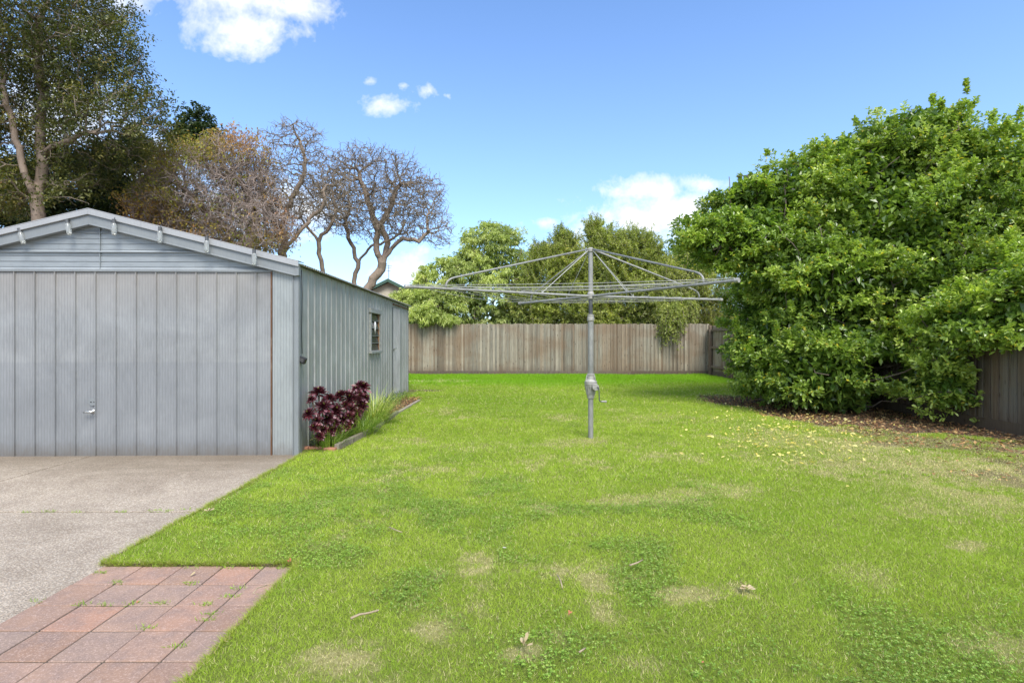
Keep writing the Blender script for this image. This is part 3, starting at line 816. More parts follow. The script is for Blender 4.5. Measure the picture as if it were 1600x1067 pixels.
# clear tubes hanging along the gable
desc = {31:'tilted clear tube hanging from the gable, at the left picture edge', 105:'clear tube hanging left of the gable peak, second from the left', 178:'upright clear tube hanging just right of the gable peak',
        250:'clear tube hanging from the right gable slope, second below the peak', 323:'clear tube hanging from the right gable slope, second from its low end', 397:'lowest clear tube on the gable, above the corner of the big door'}
for (x, yt, tl) in ((31,361,16),(105,347,11),(178,347,1),(250,359,-2),(323,374,-1),(397,394,0)):
    p = P(x, yt, 6.06)
    q = thing('hanging_light', desc[x], 'light', p, 0, 'clear tubes hanging along the gable edge')
    M = Matrix.Translation(p) @ Matrix.Rotation(R(-tl), 4, 'Y')
    h = MB(); h.tube([M @ Vector((0,0,.03)), M @ Vector((0,0,-.012))], .019, 12); h.obj('cap', MAT['innertube'], q)
    h = MB(); h.tube([M @ Vector((0,0,-.013)), M @ Vector((0,0,-.03)), M @ Vector((0,0,-.125)), M @ Vector((0,0,-.148)), M @ Vector((0,0,-.153))], [.017,.026,.026,.020,.003], 14); h.obj('tube', MAT['tube'], q, smooth=True)
    h = MB(); h.tube([M @ Vector((0,0,.03)), M @ Vector((0,.02,.06))], .003, 5); h.obj('hook', MAT['innertube'], q)
# cable and black box on corner
cb = MB(); A = WM[SH.name] @ Vector((.03, .02, 2.12)); B = WM[SH.name] @ Vector((.035, .025, 1.16))
cb.tube([A, A.lerp(B, .3)+Vector((.006,0,0)), A.lerp(B, .7)+Vector((-.003,0,0)), B], .005, 6)
tag(cb.obj('power_cable', MAT['black'], smooth=True), 'thin dark cable running down the corner of the shed', 'cable')
p = WM[SH.name] @ Vector((.035, .03, 1.09))
bx = thing('sensor_box', 'small tilted black box at the end of the cable on the shed corner', 'box', p)
M = Matrix.Translation(p) @ Matrix.Rotation(R(22), 4, 'Y') @ Matrix.Rotation(R(5), 4, 'X')
h = MB(); h.box(-.045, .045, -.03, .02, -.035, .035, M); ho = h.obj('housing', MAT['black'], bx, bevel=.006)
h = MB(); h.box(-.03, .03, -.036, -.0301, -.018, .022, M); h.obj('cover', m_plain('dark grey cover', (.06,.06,.06), .5), bx, bevel=.003)

# ------------------------------------------------------------------ fences
def palings(x0, x1, h=1.9, out=-1, pitch=.098):
    """local: along x, face toward out*y"""
    mb = MB(); r = []
    x = x0; k = 0
    while x < x1:
        w = random.uniform(.062, .088)
        front = k % 2
        y0 = 0 if not front else out*.0135
        th = .012 if not front else .019
        ww = w*.62 if front else w*.62
        a, b = x-.055, x+.055
        tilt = random.uniform(-.004, .004); hh = h+random.uniform(-.018, .018)
        wy = random.uniform(-.0012,.0012)+(0 if front else 0)
        ya, yb = sorted((y0+wy, y0+wy+out*th))
        if front: a, b = x-w*.52, x+w*.52
        vs = [(a,ya,.10),(b,ya,.10),(b,yb,.10),(a,yb,.10),(a+tilt,ya,hh),(b+tilt,ya,hh),(b+tilt,yb,hh),(a+tilt,yb,hh)]
        mb.add(vs, [(0,3,2,1),(4,5,6,7),(0,1,5,4),(1,2,6,5),(2,3,7,6),(3,0,4,7)]); r += [random.random()]*8
        x += w*.95; k += 1
    return mb, r
BF = thing('paling_fence', 'long weathered grey timber paling fence across the back of the lawn', 'fence', (-9, 20.5, 0))
mb, r = palings(.0, 16.45, 1.9)
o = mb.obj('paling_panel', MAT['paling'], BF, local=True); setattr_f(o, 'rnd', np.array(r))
mb = MB(); x = 0; r = []
while x < 16.4:
    e = min(x+2.7, 16.44); mb.box(x, e-.006, -.038, -.012, .0, .135); x += 2.7; r += [random.random()]*8
o = mb.obj('plinth_board', MAT['plinth'], BF, local=True); setattr_f(o, 'rnd', np.array(r))
mb = MB()
for z in (.3, .95, 1.6): mb.box(0, 16.4, .02, .06, z, z+.07)
o = mb.obj('rail', MAT['rail'], BF, local=True); setattr_f(o, 'rnd', np.full(24, .3))
# right boundary, far panel shows its posts and rails; near panel shows its palings
A = Vector((7.42, 20.46, 0)); B = Vector((7.18, 13.4, 0)); Cc = Vector((6.75, 2.0, 0))
ang = math.atan2(B.y-A.y, B.x-A.x); L1 = (B-A).length
RF = thing('paling_fence', 'side timber fence with exposed posts and rails at the far right corner', 'fence', A, ang)
mb, r = palings(.05, L1, 1.82, 1); o = mb.obj('paling_panel', MAT['paling'], RF, local=True); setattr_f(o, 'rnd', np.array(r))
# yard side is local -y (turning left of travel is +y => x negative side)
side = -1
for k in range(4):
    mb = MB(); xx = .35+k*2.25; mb.box(xx-.055, xx+.055, side*.13, side*.04, 0, 1.84); o = mb.obj('post', MAT['rail'], RF, local=True, bevel=.006); setattr_f(o, 'rnd', np.full(8, .2*k+.1))
for z in (.28, .98, 1.62):
    mb = MB(); mb.box(.02, L1, side*.075, side*.025, z, z+.075); o = mb.obj('rail', MAT['rail'], RF, local=True); setattr_f(o, 'rnd', np.full(8, .4))
mb = MB(); mb.box(.02, L1, side*.02, side*-.012, 0, .15); o = mb.obj('plinth_board', MAT['plinth'], RF, local=True); setattr_f(o, 'rnd', np.full(8, .4))
ang = math.atan2(Cc.y-B.y, Cc.x-B.x); L2 = (Cc-B).length
NF = thing('paling_fence', 'near side timber fence darkened behind the large green bush', 'fence', B, ang)
MAT['palingshade'] = m_wood('shaded paling timber', (.21,.19,.165), .3)  # darker copy of the palings, the bush's shade put into the timber colour
mb, r = palings(.05, L2, 1.9, -1); o = mb.obj('paling_panel', MAT['palingshade'], NF, local=True); setattr_f(o, 'rnd', np.array(r))
mb = MB(); mb.box(0, L2, -.045, -.013, 0, .16); o = mb.obj('plinth_board', MAT['plinth'], NF, local=True); setattr_f(o, 'rnd', np.full(8, .1))

# ------------------------------------------------------------------ rotary clothes hoist
hub = P(922, 463, 6.97); hx, hy = hub.x, hub.y
# pole base pixel (923,685): depth 1105/154
HY = 1105/154.; hx = (923-800)*HY/F; hy = HY
HO = thing('rotary_clothesline', 'grey galvanised rotary clothes hoist standing on the lawn', 'clothesline', (hx, hy, 0))
def zpx(y, Y=HY): return CAMH+(HOR-y)*Y/F
h = MB(); h.lathe([(.034,-.05),(.034,zpx(612))], (hx,hy,0), 18); h.obj('ground_post', MAT['galv'], HO, smooth=False)
h = MB(); h.lathe([(.038,zpx(612)),(.038,zpx(499))], (hx,hy,0), 18); h.obj('outer_pole', MAT['galv'], HO)
h = MB(); h.lathe([(.040,zpx(502)),(.047,zpx(501)),(.047,zpx(497)),(.042,zpx(496)),(.044,zpx(492)),(.046,zpx(491.5)),(.030,zpx(491))], (hx,hy,0), 18); h.obj('collar', MAT['cast'], HO)
h = MB(); h.lathe([(.027,zpx(495)),(.027,zpx(466))], (hx,hy,0), 16); h.obj('inner_pole', MAT['innertube'], HO)
h = MB(); h.lathe([(.030,zpx(468)),(.044,zpx(467)),(.046,zpx(459)),(.036,zpx(457)),(.030,zpx(456))], (hx,hy,0), 16); h.obj('hub', MAT['cast'], HO)
h = MB(); h.lathe([(.030,zpx(458)),(.030,zpx(392))], (hx,hy,0), 16); h.obj('upper_pole', MAT['galv'], HO)
h = MB(); h.lathe([(.034,zpx(394)),(.042,zpx(393)),(.042,zpx(389)),(.02,zpx(387))], (hx,hy,0), 16); h.obj('top_cap', MAT['cast'], HO)
# gearbox
h = MB(); h.lathe([(.040,zpx(622.5)),(.046,zpx(622)),(.050,zpx(617)),(.062,zpx(609)),(.074,zpx(602)),(.082,zpx(600)),(.082,zpx(596)),(.070,zpx(594.5)),(.052,zpx(592)),(.046,zpx(587)),(.050,zpx(586)),(.050,zpx(584)),(.040,zpx(583.5))], (hx,hy,0), 24)
gb = h.obj('gearbox', MAT['cast'], HO, smooth=False)
h = MB()
for k in range(14):
    a = 2*math.pi*k/14; c_, s_ = math.cos(a), math.sin(a)
    h.tube([(hx+c_*.050, hy+s_*.050, zpx(617)), (hx+c_*.078, hy+s_*.078, zpx(601.5))], .005, 5)
h.obj('casting_rib', MAT['cast'], gb)
for a in (R(200), R(320), R(80)):
    c_, s_ = math.cos(a), math.sin(a)
    h = MB(); h.tube([(hx+c_*.052, hy+s_*.052, zpx(586)), (hx+c_*.060, hy+s_*.060, zpx(588.5)), (hx+c_*.074, hy+s_*.074, zpx(597))], .008, 6)
    h.obj('lug', MAT['cast'], gb)
h = MB(); gz = zpx(604); h.tube([(hx+.045,hy-.06,gz), (hx+.052,hy-.115,gz)], [.05,.043], 16); h.obj('gear_cover', MAT['cast'], gb, bevel=.003)
h = MB(); q0 = Vector((hx+.072, hy-.10, gz)); h.tube([q0+Vector((-.02,0,0)), q0+Vector((.012,-.02,0)), q0+Vector((.016,-.025,-.02)), q0+Vector((.022,-.025,-.165)), q0+Vector((.03,-.025,-.18)), q0+Vector((.045,-.025,-.182))], .0075, 8)
cr = h.obj('crank_handle', MAT['innertube'], gb, smooth=True)
h = MB(); h.tube([q0+Vector((.045,-.025,-.182)), q0+Vector((.06,-.025,-.182)), q0+Vector((.11,-.025,-.183)), q0+Vector((.118,-.025,-.183))], [.009,.013,.015,.008], 10); h.obj('grip', MAT['cast'], cr, smooth=True)
# arms
AH = zpx(463)
def armend(px, py, z):       # a point at height z that shows at this place from the viewpoint
    Y = (z-CAMH)*F/(HOR-py); return Vector(((px-CX)*Y/F, Y, z))
zt = Vector((hx, hy, zpx(390)))
ends = [armend(634, 448, AH+.01), armend(1153, 438, AH+.015), armend(812, 474.5, AH-.005), armend(1127, 468.5, AH+.02)]
names = 0
arms = []
for e in ends:
    s = Vector((hx, hy, AH)); d = (e-s); d.z = 0; dn = d.normalized()
    h = MB(); h.tube([s+dn*.02, e-dn*.02], .0165, 12); ao = h.obj('arm', MAT['galv'], HO)
    h = MB(); h.tube([e-dn*.035, e+dn*.012], .024, 12); h.obj('end_cap', MAT['cast'], ao)
    t_ = .80
    q = s.lerp(e, t_); up = Vector((0,0,1))
    # stay: straight from the top then bends down onto the arm
    bend = q+up*.115
    a = zt+Vector((0,0,.01))
    dirn = (bend-a).normalized()
    pts = [a+dirn*.02, bend-dirn*.12]
    for k in range(1, 6):
        u = k/6; pA = bend-dirn*.12; pC = q+up*.03+dn*.03; pB = bend+dn*.03
        pts.append(pA*(1-u)**2+pB*2*u*(1-u)+pC*u*u)
    pts.append(q+dn*.03+up*.0)
    h = MB(); h.tube(pts, .012, 10); h.obj('stay', MAT['galv'], HO, smooth=True)
    w = s.lerp(e, .30)
    h = MB(); h.tube([zt+dn*.02, w+up*.012], .0045, 6); h.tube([w-up*.02, w+up*.045], .006, 6); h.obj('tie_rod', MAT['wire'], HO)
    arms.append((s, e))
order = [0, 1, 3, 2]
for k, tt in enumerate((.42, .55, .67, .78, .89, .985)):
    h = MB()
    for j in range(4):
        a = arms[order[j]]; b = arms[order[(j+1) % 4]]
        p0 = a[0].lerp(a[1], tt)+Vector((0,0,.024)); p1 = b[0].lerp(b[1], tt)+Vector((0,0,.024))
        pts = []
        for m in range(9):
            u = m/8; p = p0.lerp(p1, u); p.z -= .035*(tt**2)*4*u*(1-u)*(1+.4*math.sin(k*2.1+j)); pts.append(p)
        h.tube(pts, .0027, 5, False)
    h.obj('clothes_wire', MAT['wire'], HO, smooth=True)

# ------------------------------------------------------------------ garden bed
ed = thing('garden_edging', 'low weathered grey timber edging along the garden bed', 'edging', (BEDX, 6.46, 0))
pts = [(525.5,703),(584,674),(621,645.5),(655,626)]
gp = [G(*p) for p in pts]
for i in range(3):
    a, b = gp[i], gp[i+1]; d = (b-a); L_ = d.length; aa = math.atan2(d.y, d.x)
    M = Matrix.Translation(a) @ Matrix.Rotation(aa, 4, 'Z') @ Matrix.Rotation(R((1.0,-.7,.4)[i]), 4, 'X')
    mb = MB(); mb.box(.0, L_-.01, -.028, .028, -.05, .070-.022*i, M); o = mb.obj('timber_board', MAT['sleeper'], ed, bevel=.006); setattr_f(o, 'rnd', np.full(8, .3+.2*i))
t = m_plain('terracotta', (.42,.20,.12), .85, 0, .35, 12, .4)
a = G(463,702); b = G(526,703.5)
d = b-a
eb = thing('brick_edging', 'reddish clay edging at the front of the garden bed', 'edging', a)
n_ = 3
for k in range(n_):
    M = Matrix.Translation(a.lerp(b, k/n_)) @ Matrix.Rotation(math.atan2(d.y, d.x)+R(random.uniform(-3,3)), 4, 'Z')
    mb = MB(); mb.box(.0, d.length/n_-.006, -.035, .035, -.04, .035+random.uniform(-.006,.006), M); mb.obj('brick', t, eb, bevel=.008)

MAT['aeo'] = m_leaf('purple rosette leaf', [(0, (.035,.010,.016)), (.45, (.085,.018,.028)), (.8, (.16,.035,.045)), (.93, (.27,.12,.16)), (1, (.30,.34,.08))], .32, .12, .6, (1.2,.6,.6))
MAT['stemb'] = m_bark('succulent stem', (.14,.10,.07), (.30,.24,.17), 30)
MAT['dryleaf'] = m_leaf('dry leaf', [(0, (.20,.11,.06)), (.5, (.42,.30,.18)), (1, (.62,.52,.36))], .8, .15)
def rosette(px, py, X, base, size, tilt, parent):
    Y = (X*F)/(px-CX); c = np.array(P(px, py, Y))
    n = 74; k = np.arange(n); a = k*2.39996; u = k/n      # u 0 centre .. 1 outside
    el = R(80)*(1-u)**1.0+R(-12)*u
    tl = Vector(tilt).normalized(); q = Vector((0,0,1)).rotation_difference(tl).to_matrix()
    D = np.stack([np.cos(a)*np.cos(el), np.sin(a)*np.cos(el), np.sin(el)], 1) @ np.array(q).T
    L = size*1.25*(.35+.65*u)*rng.uniform(.85,1.1,n)
    base_p = c+np.array(tl)*(.03*(1-u))[:,None]
    rnd = np.clip(.15+.6*u*rng.random(n)+.15*rng.random(n), 0, .9); rnd[:7] = .99
    rnd[(u > .7) & (rng.random(n) < .25)] = .93
    return base_p, D, L, L*.34, rnd, Vector(c)-tl*.02, Vector(base)
def aeonium(label, base, heads):
    root = thing('succulent_plant', label, 'plant', base, 0, 'dark purple rosette succulents by the shed')
    acc = []; st = MB()
    for (px, py, X, size, tilt) in heads:
        bp, D, L, Wd, rn, c, b = rosette(px, py, X, base, size, tilt, root)
        acc.append((bp, D, L, Wd, rn))
        b2 = Vector(base)+Vector((random.uniform(-.06,.06), random.uniform(-.1,.1), 0))
        m = b2.lerp(c, .55)+Vector((random.uniform(-.03,.03), random.uniform(-.03,.03), -.03))
        st.tube([b2, m, c], [.014,.011,.010], 7)
        # withered skirts below each head
        k = 10; a = rng.uniform(0, 6.28, k); 
    st.obj('stem', MAT['stemb'], root, smooth=True)
    for (bp, D, L, Wd, rn) in acc:
        leaves('rosette', bp, D, L, Wd, MAT['aeo'], root, rn, shape=1, droop=.0)
    k = 60; c = np.array(base)+rng.normal(size=(k,3))*np.array([.07,.12,.10])+np.array([0,0,.25])
    leaves('withered_leaf', c, rng.normal(size=(k,3))+np.array([0,0,-.6]), rng.uniform(.03,.07,k), np.full(k, .014), MAT['dryleaf'], root)['kind'] = 'stuff'
up = (.15,-.35,1)
aeonium('dark purple rosette succulent nearest the front corner of the shed', P(505, 694, 6.62)+Vector((0,0,0)),
    [(498,615,-2.30,.115,(.0,-.3,1)),(505,637,-2.22,.115,(.3,-.6,.8)),(484,647,-2.30,.085,(-.3,-.7,.6)),(524,642,-2.20,.11,(.5,-.6,.7)),(515,624,-2.25,.085,(.1,-.3,1)),
     (496,658,-2.24,.07,(-.1,-.8,.5)),(506,672,-2.2,.06,(.1,-.7,.6)),(518,672,-2.15,.075,(.3,-.7,.6)),(492,668,-2.24,.07,(-.1,-.8,.5)),(512,655,-2.2,.09,(.2,-.8,.5)),(500,682,-2.2,.06,(0,-.8,.5)),(535,655,-2.14,.09,(.5,-.7,.5)),(524,660,-2.16,.06,(.2,-.8,.6)),(529,672,-2.15,.055,(.5,-.6,.6)),(487,626,-2.32,.06,(-.3,-.4,1))])
aeonium('purple rosette succulent behind the front one, leaning over yellow-green grass', P(552, 672, 7.7),
    [(566,606,-2.22,.135,(.4,-.4,.9)),(546,622,-2.20,.12,(.2,-.8,.6)),(533,619,-2.28,.105,(-.3,-.4,.8)),(560,619,-2.15,.10,(.4,-.8,.5)),(564,633,-2.12,.11,(.5,-.7,.4)),(556,647,-2.12,.09,(.4,-.8,.3)),(549,640,-2.15,.08,(.1,-.8,.4)),(540,633,-2.2,.07,(0,-.8,.4)),(570,622,-2.12,.08,(.6,-.6,.5)),(556,610,-2.25,.08,(.1,-.4,.9)),(551,660,-2.1,.07,(.1,-.8,.4)),(545,652,-2.12,.09,(.1,-.8,.5)),(560,645,-2.12,.075,(.4,-.7,.4)),(541,665,-2.1,.08,(0,-.8,.5))])

def blades(n, c, spread, L, Wd, upb, seed, out=None, curve=.5):
    """arching strap leaves: 4 segment ribbons"""
    rg = np.random.default_rng(seed)
    a = rg.uniform(0, 6.28, n)
    p = np.array(c)+np.stack([np.cos(a)*rg.random(n)*spread[0], np.sin(a)*rg.random(n)*spread[1], np.zeros(n)], 1)
    o = np.stack([np.cos(a), np.sin(a), np.zeros(n)], 1)*rg.uniform(.2, 1, n)[:,None]
    if out is not None: o += np.array(out)*rg.uniform(.2,1,n)[:,None]
    d = o+np.array([0,0,upb]); d /= np.linalg.norm(d, axis=1, keepdims=True)
    ln = L*rg.uniform(.5, 1.15, n)/4
    s = np.cross(d, [0,0,1.0]); s /= np.linalg.norm(s, axis=1, keepdims=True).clip(1e-5)
    rows = []
    for k in range(5):
        w = Wd*(1-(k/4.2)**2)*.5
        rows.append(p-s*w); rows.append(p+s*w)
        p = p+d*ln[:,None]; d = d+np.array([0,0,-1])*curve*.45*rg.uniform(.5,1.3,n)[:,None]; d /= np.linalg.norm(d, axis=1, keepdims=True)
    V = np.stack(rows, 1)
    f = np.array([[0,1,3,2],[2,3,5,4],[4,5,7,6],[6,7,9,8]])
    idx = (f[None]+(np.arange(n)*10)[:,None,None]).reshape(-1)
    return V.reshape(-1,3), (np.full(n*4, 4), idx), np.repeat(rg.random(n), 10)
MAT['strap'] = m_leaf('strap leaf', [(0, (.12,.23,.035)), (.4, (.30,.43,.08)), (.8, (.60,.64,.18)), (1, (.75,.70,.38))], .45, .3)
MAT['weed'] = m_leaf('weed leaf', [(0, (.06,.14,.02)), (.6, (.15,.27,.04)), (1, (.35,.40,.12))], .5, .3)
for lab, c, n, L_, sp in (('arching yellow-green strap-leaf clump behind the purple succulents', P(585,667,8.45), 700, .62, (.2,.36)),
                     ('dark green strap-leaf clump in front, against the timber edging', P(570,680,7.55), 330, .42, (.16,.34)),
                     ('grassy green clump between the two purple rosette succulents', P(538,690,7.15), 240, .42, (.12,.2)),
                     ('sparse grassy clump under the front purple succulent', P(516,697,6.62), 260, .33, (.18,.22))):
    V, fc, rn = blades(n, (c.x, c.y, 0), sp, L_, .009, 1.0, int(c.y*10), curve=.75)
    if 'yellow' not in lab: rn = rn*.55
    o = mkobj('strap_leaf_plant', V, fc, MAT['strap']); setattr_f(o, 'rnd', rn); tag(o, lab, 'plant')
for lab, c, n, L_ in (('leafy green weed against the shed wall beyond the strap leaves', G(605,648)+Vector((-.25,0,0)), 300, .22),
                     ('low green weed at the foot of the narrow side door', G(622,632)+Vector((-.2,0,0)), 260, .16),
                     ('small weed near the far corner of the shed', G(640,622)+Vector((-.2,0,0)), 200, .12)):
    p = np.array(c)+rng.normal(size=(n,3))*np.array([.12,.30,0])+np.array([0,0,.0]); p[:,2] = rng.random(n)**1.3*L_
    o = leaves('garden_weed', p, rng.normal(size=(n,3))*.6+np.array([0,0,.8]), rng.uniform(.05,.10,n), np.full(n,.016), MAT['weed'], shape=2); tag(o, lab, 'weed', kind='stuff')
# pale stick in bed
mb = MB(); mb.tube([P(529,690,6.75), P(537,672,6.85), P(544,656,7.0)], [.008,.007,.005], 6); tag(mb.obj('stick', m_bark('pale stick', (.24,.18,.12), (.44,.36,.25), 20), smooth=True), 'pale bare stick leaning up among the purple succulents', 'stick')
MAT['palestick'] = bpy.data.materials['pale stick']

# ------------------------------------------------------------------ the big bush at the right
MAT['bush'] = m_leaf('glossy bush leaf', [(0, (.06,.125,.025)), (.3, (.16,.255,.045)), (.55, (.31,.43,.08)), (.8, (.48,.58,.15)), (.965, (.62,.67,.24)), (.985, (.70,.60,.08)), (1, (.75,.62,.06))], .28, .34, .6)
MAT['bushbark'] = m_bark('bush bark', (.06,.05,.04), (.16,.13,.10), 10)
BE = [E(1360,430,11.2,2.65,2.85,2.3), E(1475,350,11.2,1.95,2.35,2.0), E(1160,372,10.8,1.30,.78,1.1), E(1225,525,10.9,1.15,1.40,1.5), E(1250,325,11.0,1.25,1.15,1.2), E(1180,305,10.9,.95,.62,.9), E(1205,560,10.8,.85,1.0,1.0), E(1115,370,10.7,.75,.5,.8),
      E(1645,360,10.5,1.7,1.75,1.6), E(1625,455,8.3,.75,.95,.9), E(1325,575,9.8,1.70,1.02,1.1), E(1445,578,9.4,.85,1.0,.9), E(1425,235,11,1.20,.95,1.1), E(1330,270,11,1.1,.85,1.1), E(1550,490,8.6,.85,.75,.7), E(1600,480,7.5,.80,.72,.6), E(1545,440,9.2,.9,.9,.8), E(1580,530,8.2,.55,.45,.5), E(1290,430,10.2,1.5,1.0,1.1), E(1500,480,9.8,1.3,1.2,1.2), E(1495,600,8.9,.5,.62,.6), E(1478,590,8.3,.48,.72,.5), E(1525,505,7.9,.45,.5,.5), E(1485,500,8.4,.6,.6,.5)]
BU = thing('large_bush', 'huge glossy-leaved green bush overhanging the side fence at right', 'bush', (6.2, 10.6, 0))
C2, N2 = shell(BE, 760, .80, .05, seed=4); k_ = C2[:,1] < 13.0; N = N2[k_]; C = C2[k_]
# leave a dark opening low in the front where the stems show
px_ = C[:,0]*F/C[:,1]+CX; py_ = HOR-(C[:,2]-CAMH)*F/C[:,1]
hole = (abs(px_-1385) < 28) & (abs(py_-605) < 50) & (C[:,1] < 10.5)
keep = ~hole | (rng.random(len(C)) < .25)
C = C[keep]; N = N[keep]
C = C-N*(.10+.35*np.random.default_rng(77).random((len(C),1))**1.5)
b, d, tone = clump_foliage(C, N, 44, 8, .36, upb=.55, seed=6, flat=.5)
rgs = np.random.default_rng(78)
kk = np.nonzero((N[:,2] > .25) & (C[:,0] > 4.0))[0]; kk = rgs.choice(kk, 160)
sp = []; sdv = []
for i in kk:
    dd = N[i]*.5+np.array([0,0,.9])+rgs.normal(size=3)*.25; dd /= np.linalg.norm(dd); ln_ = rgs.uniform(.08,.30)
    for u_ in np.linspace(.2, 1, 9): sp.append(C[i]+N[i]*.2+dd*u_*ln_); sdv.append(dd)
b2, d2, t2 = whorl(np.array(sp), np.array(sdv), 11, np.full(len(sp), .6), rgs)
b = np.concatenate([b, b2]); d = np.concatenate([d, d2]); tone = np.concatenate([tone, t2])
rn = np.clip(tone*.55+rng.random(len(b))*.42, 0, .96); rn[rng.random(len(b)) < .022] = .99
L_ = rng.uniform(.042, .095, len(b))
ok = b[:,2] > .06
leaves('crown', b[ok], d[ok], L_[ok], L_[ok]*.55, MAT['bush'], BU, rn[ok], shape=1, droop=.1)
# inner foliage
inn = np.concatenate([ell_pts(c, tuple(x*(.78 if r[0] > 1 else .5) for x in r), int(3600*r[0]*r[2]), .3, seed=i) for i, (c, r) in enumerate(BE)])
inn = inn[(inn[:,2] > .1) & (inn[:,1] < 12.6)]
pxi = inn[:,0]*F/inn[:,1]+CX; pyi = HOR-(inn[:,2]-CAMH)*F/inn[:,1]
inn = inn[~((abs(pxi-1385) < 30) & (pyi > 560) & (inn[:,1] < 10.3))]
li = rng.uniform(.10,.17,len(inn))
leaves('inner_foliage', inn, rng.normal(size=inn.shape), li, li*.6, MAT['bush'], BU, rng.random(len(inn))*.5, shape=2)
T = Tree()
for (bx_, by_) in ((5.9,10.2),(6.3,10.5),(6.7,10.3),(5.5,10.8),(6.1,11.3)):
    T.line([(bx_,by_,0),(bx_+random.uniform(-.4,.4),by_+random.uniform(-.3,.3),1.2)], .2)
att = np.concatenate([ell_pts(c, tuple(x*.93 for x in r), 170, .5, seed=20+i) for i, (c, r) in enumerate(BE)])
T.grow(att[att[:,2] > .4], .2, 2.5, .35, 60, .2, 5000); T.finish(.008, 2.2, .09)
V, fc = T.mesh(); mkobj('stems', V, fc, MAT['bushbark'], BU)

# fallen leaves and litter
MAT['yleaf'] = m_leaf('fallen yellow leaf', [(0, (.72,.62,.14)), (.5, (.80,.74,.34)), (1, (.62,.50,.10))], .6, .2)
MAT['brleaf'] = m_leaf('brown litter leaf', [(0, (.10,.05,.03)), (.4, (.26,.13,.06)), (.8, (.45,.26,.12)), (1, (.68,.50,.22))], .8, .1)
n = 1500
px = rng.normal(1235, 85, n); py = rng.normal(672, 26, n)
ok = (py > 612) & (px > 1060); px = px[ok]; py = py[ok]
gp_ = np.array([tuple(G(a, b_)) for a, b_ in zip(px, py)]); k_ = (gp_[:,0] < 5.2+rng.random(len(gp_))) & (gp_[:,1] < 13)
gp_ = gp_[k_]
gp_ = gp_[rng.random(len(gp_)) < .2+.55*vnoise(gp_[:,0], gp_[:,1], .5, 91, 2)]
gp_[:,2] = lawnz(gp_[:,0], gp_[:,1])+.030
n = len(gp_)
d = rng.normal(size=(n,3)); d[:,2] *= .25; l_ = rng.uniform(.02,.065,n)
o = leaves('fallen_leaves', gp_, d, l_, l_*.55, MAT['yleaf'], shape=1, origin=(0,0,0)); tag(o, 'yellow fallen leaves scattered on the grass before the bush', 'leaves', kind='stuff')
n = 16000
x = rng.uniform(2.6, 6.9, n); y = rng.uniform(3.8, 12.5, n); bare, dry, clo, n4, n2 = masks(x, y)
ok = (rng.random(n) < np.clip(bare*(.35+.65*sst(5.6,7.4,y))+.02, 0, 1)) & (x > 4.0-.0*y); x = x[ok]; y = y[ok]; n = len(x)
p = np.stack([x, y, lawnz(x, y)+rng.uniform(.004,.02,n)], 1); d = rng.normal(size=(n,3)); d[:,2] *= .3; l_ = rng.uniform(.03,.075,n)
o = leaves('leaf_litter', p, d, l_, l_*.4, MAT['brleaf'], shape=2, droop=0, origin=(0,0,0)); tag(o, 'brown leaf litter on bare soil beside the right fence', 'litter', kind='stuff')
# litter in garden bed
n = 1500; p = np.stack([rng.uniform(-2.42,-2.05,n), rng.uniform(6.45,12.3,n), rng.uniform(0,.02,n)], 1); d = rng.normal(size=(n,3)); d[:,2] *= .3
o = leaves('bed_litter', p, d, rng.uniform(.03,.06,n), np.full(n,.02), MAT['brleaf'], shape=2, origin=(0,0,0)); tag(o, 'dry brown litter covering the narrow garden bed', 'litter', kind='stuff')

# small things lying on the lawn
def twig(label, pts, r=.004, cat='twig'):
    p = [G(*q)+Vector((0,0,.034+random.uniform(0,.008))) for q in pts]
    mb = MB(); mb.tube(p, [r*(1-.4*i/len(p)) for i in range(len(p))], 6); tag(mb.obj('twig', MAT['palestick'], smooth=True), label, cat)
twig('forked pale twig on the grass right of the red pavers', [(548,979),(562,973),(575,969),(592,966)], .006)
twig('thin curved pale twig in the middle foreground grass', [(871,910),(876,918),(879,930)], .004)
twig('short pale twig near the dry patch right of centre', [(984,893),(996,890),(1004,884)], .005)
twig('thin pale twig lying on the right edge of the pavers', [(395,938),(402,930),(418,925)], .003)
twig('small twig on the left lawn level with the driveway joint', [(608,832),(618,836),(628,841)], .004)
twig('pale twig low in the foreground right of the twiggy debris', [(905,1033),(915,1026)], .004)
def curl(label, px, py, size, mat, n=5, z=.026):
    size *= .75
    g_ = np.array(G(px, py))+np.array([0,0,z]); k = n
    p = g_+rng.normal(size=(k,3))*np.array([size*.22,size*.22,.004]); d = rng.normal(size=(k,3)); d[:,2] = abs(d[:,2])*.4
    o = leaves('dry_leaf', p, d, np.full(k, size)*rng.uniform(.6,1.2,k), np.full(k, size*.5), mat, shape=1, droop=-.1); tag(o, label, 'leaf')
MAT['redleaf'] = m_leaf('reddish leaf', [(0, (.40,.12,.06)), (1, (.55,.22,.12))], .6, .1)
MAT['greyleaf'] = m_leaf('grey leaf', [(0, (.25,.24,.23)), (1, (.5,.48,.44))], .7, .1)
MAT['straw'] = m_leaf('straw leaf', [(0, (.38,.30,.18)), (1, (.55,.46,.30))], .8, .1)
curl('curled cream dead leaves on the lawn beside the driveway', 327, 804, .05, MAT['straw'], 6)
curl('dark grey curled leaf on the lawn in the centre foreground', 795, 858, .04, MAT['greyleaf'], 1)
curl('red curled leaf on the clover below the dry patches', 889, 966, .03, MAT['redleaf'], 3)
curl('pale ragged debris low in the centre foreground', 820, 1016, .045, MAT['straw'], 9)
curl('small orange-red leaf at the bottom right of the lawn', 1097, 1045, .022, MAT['redleaf'], 1)
curl('tan dead leaf at the upper edge of the red pavers', 298, 898, .04, MAT['straw'], 1, -.008)
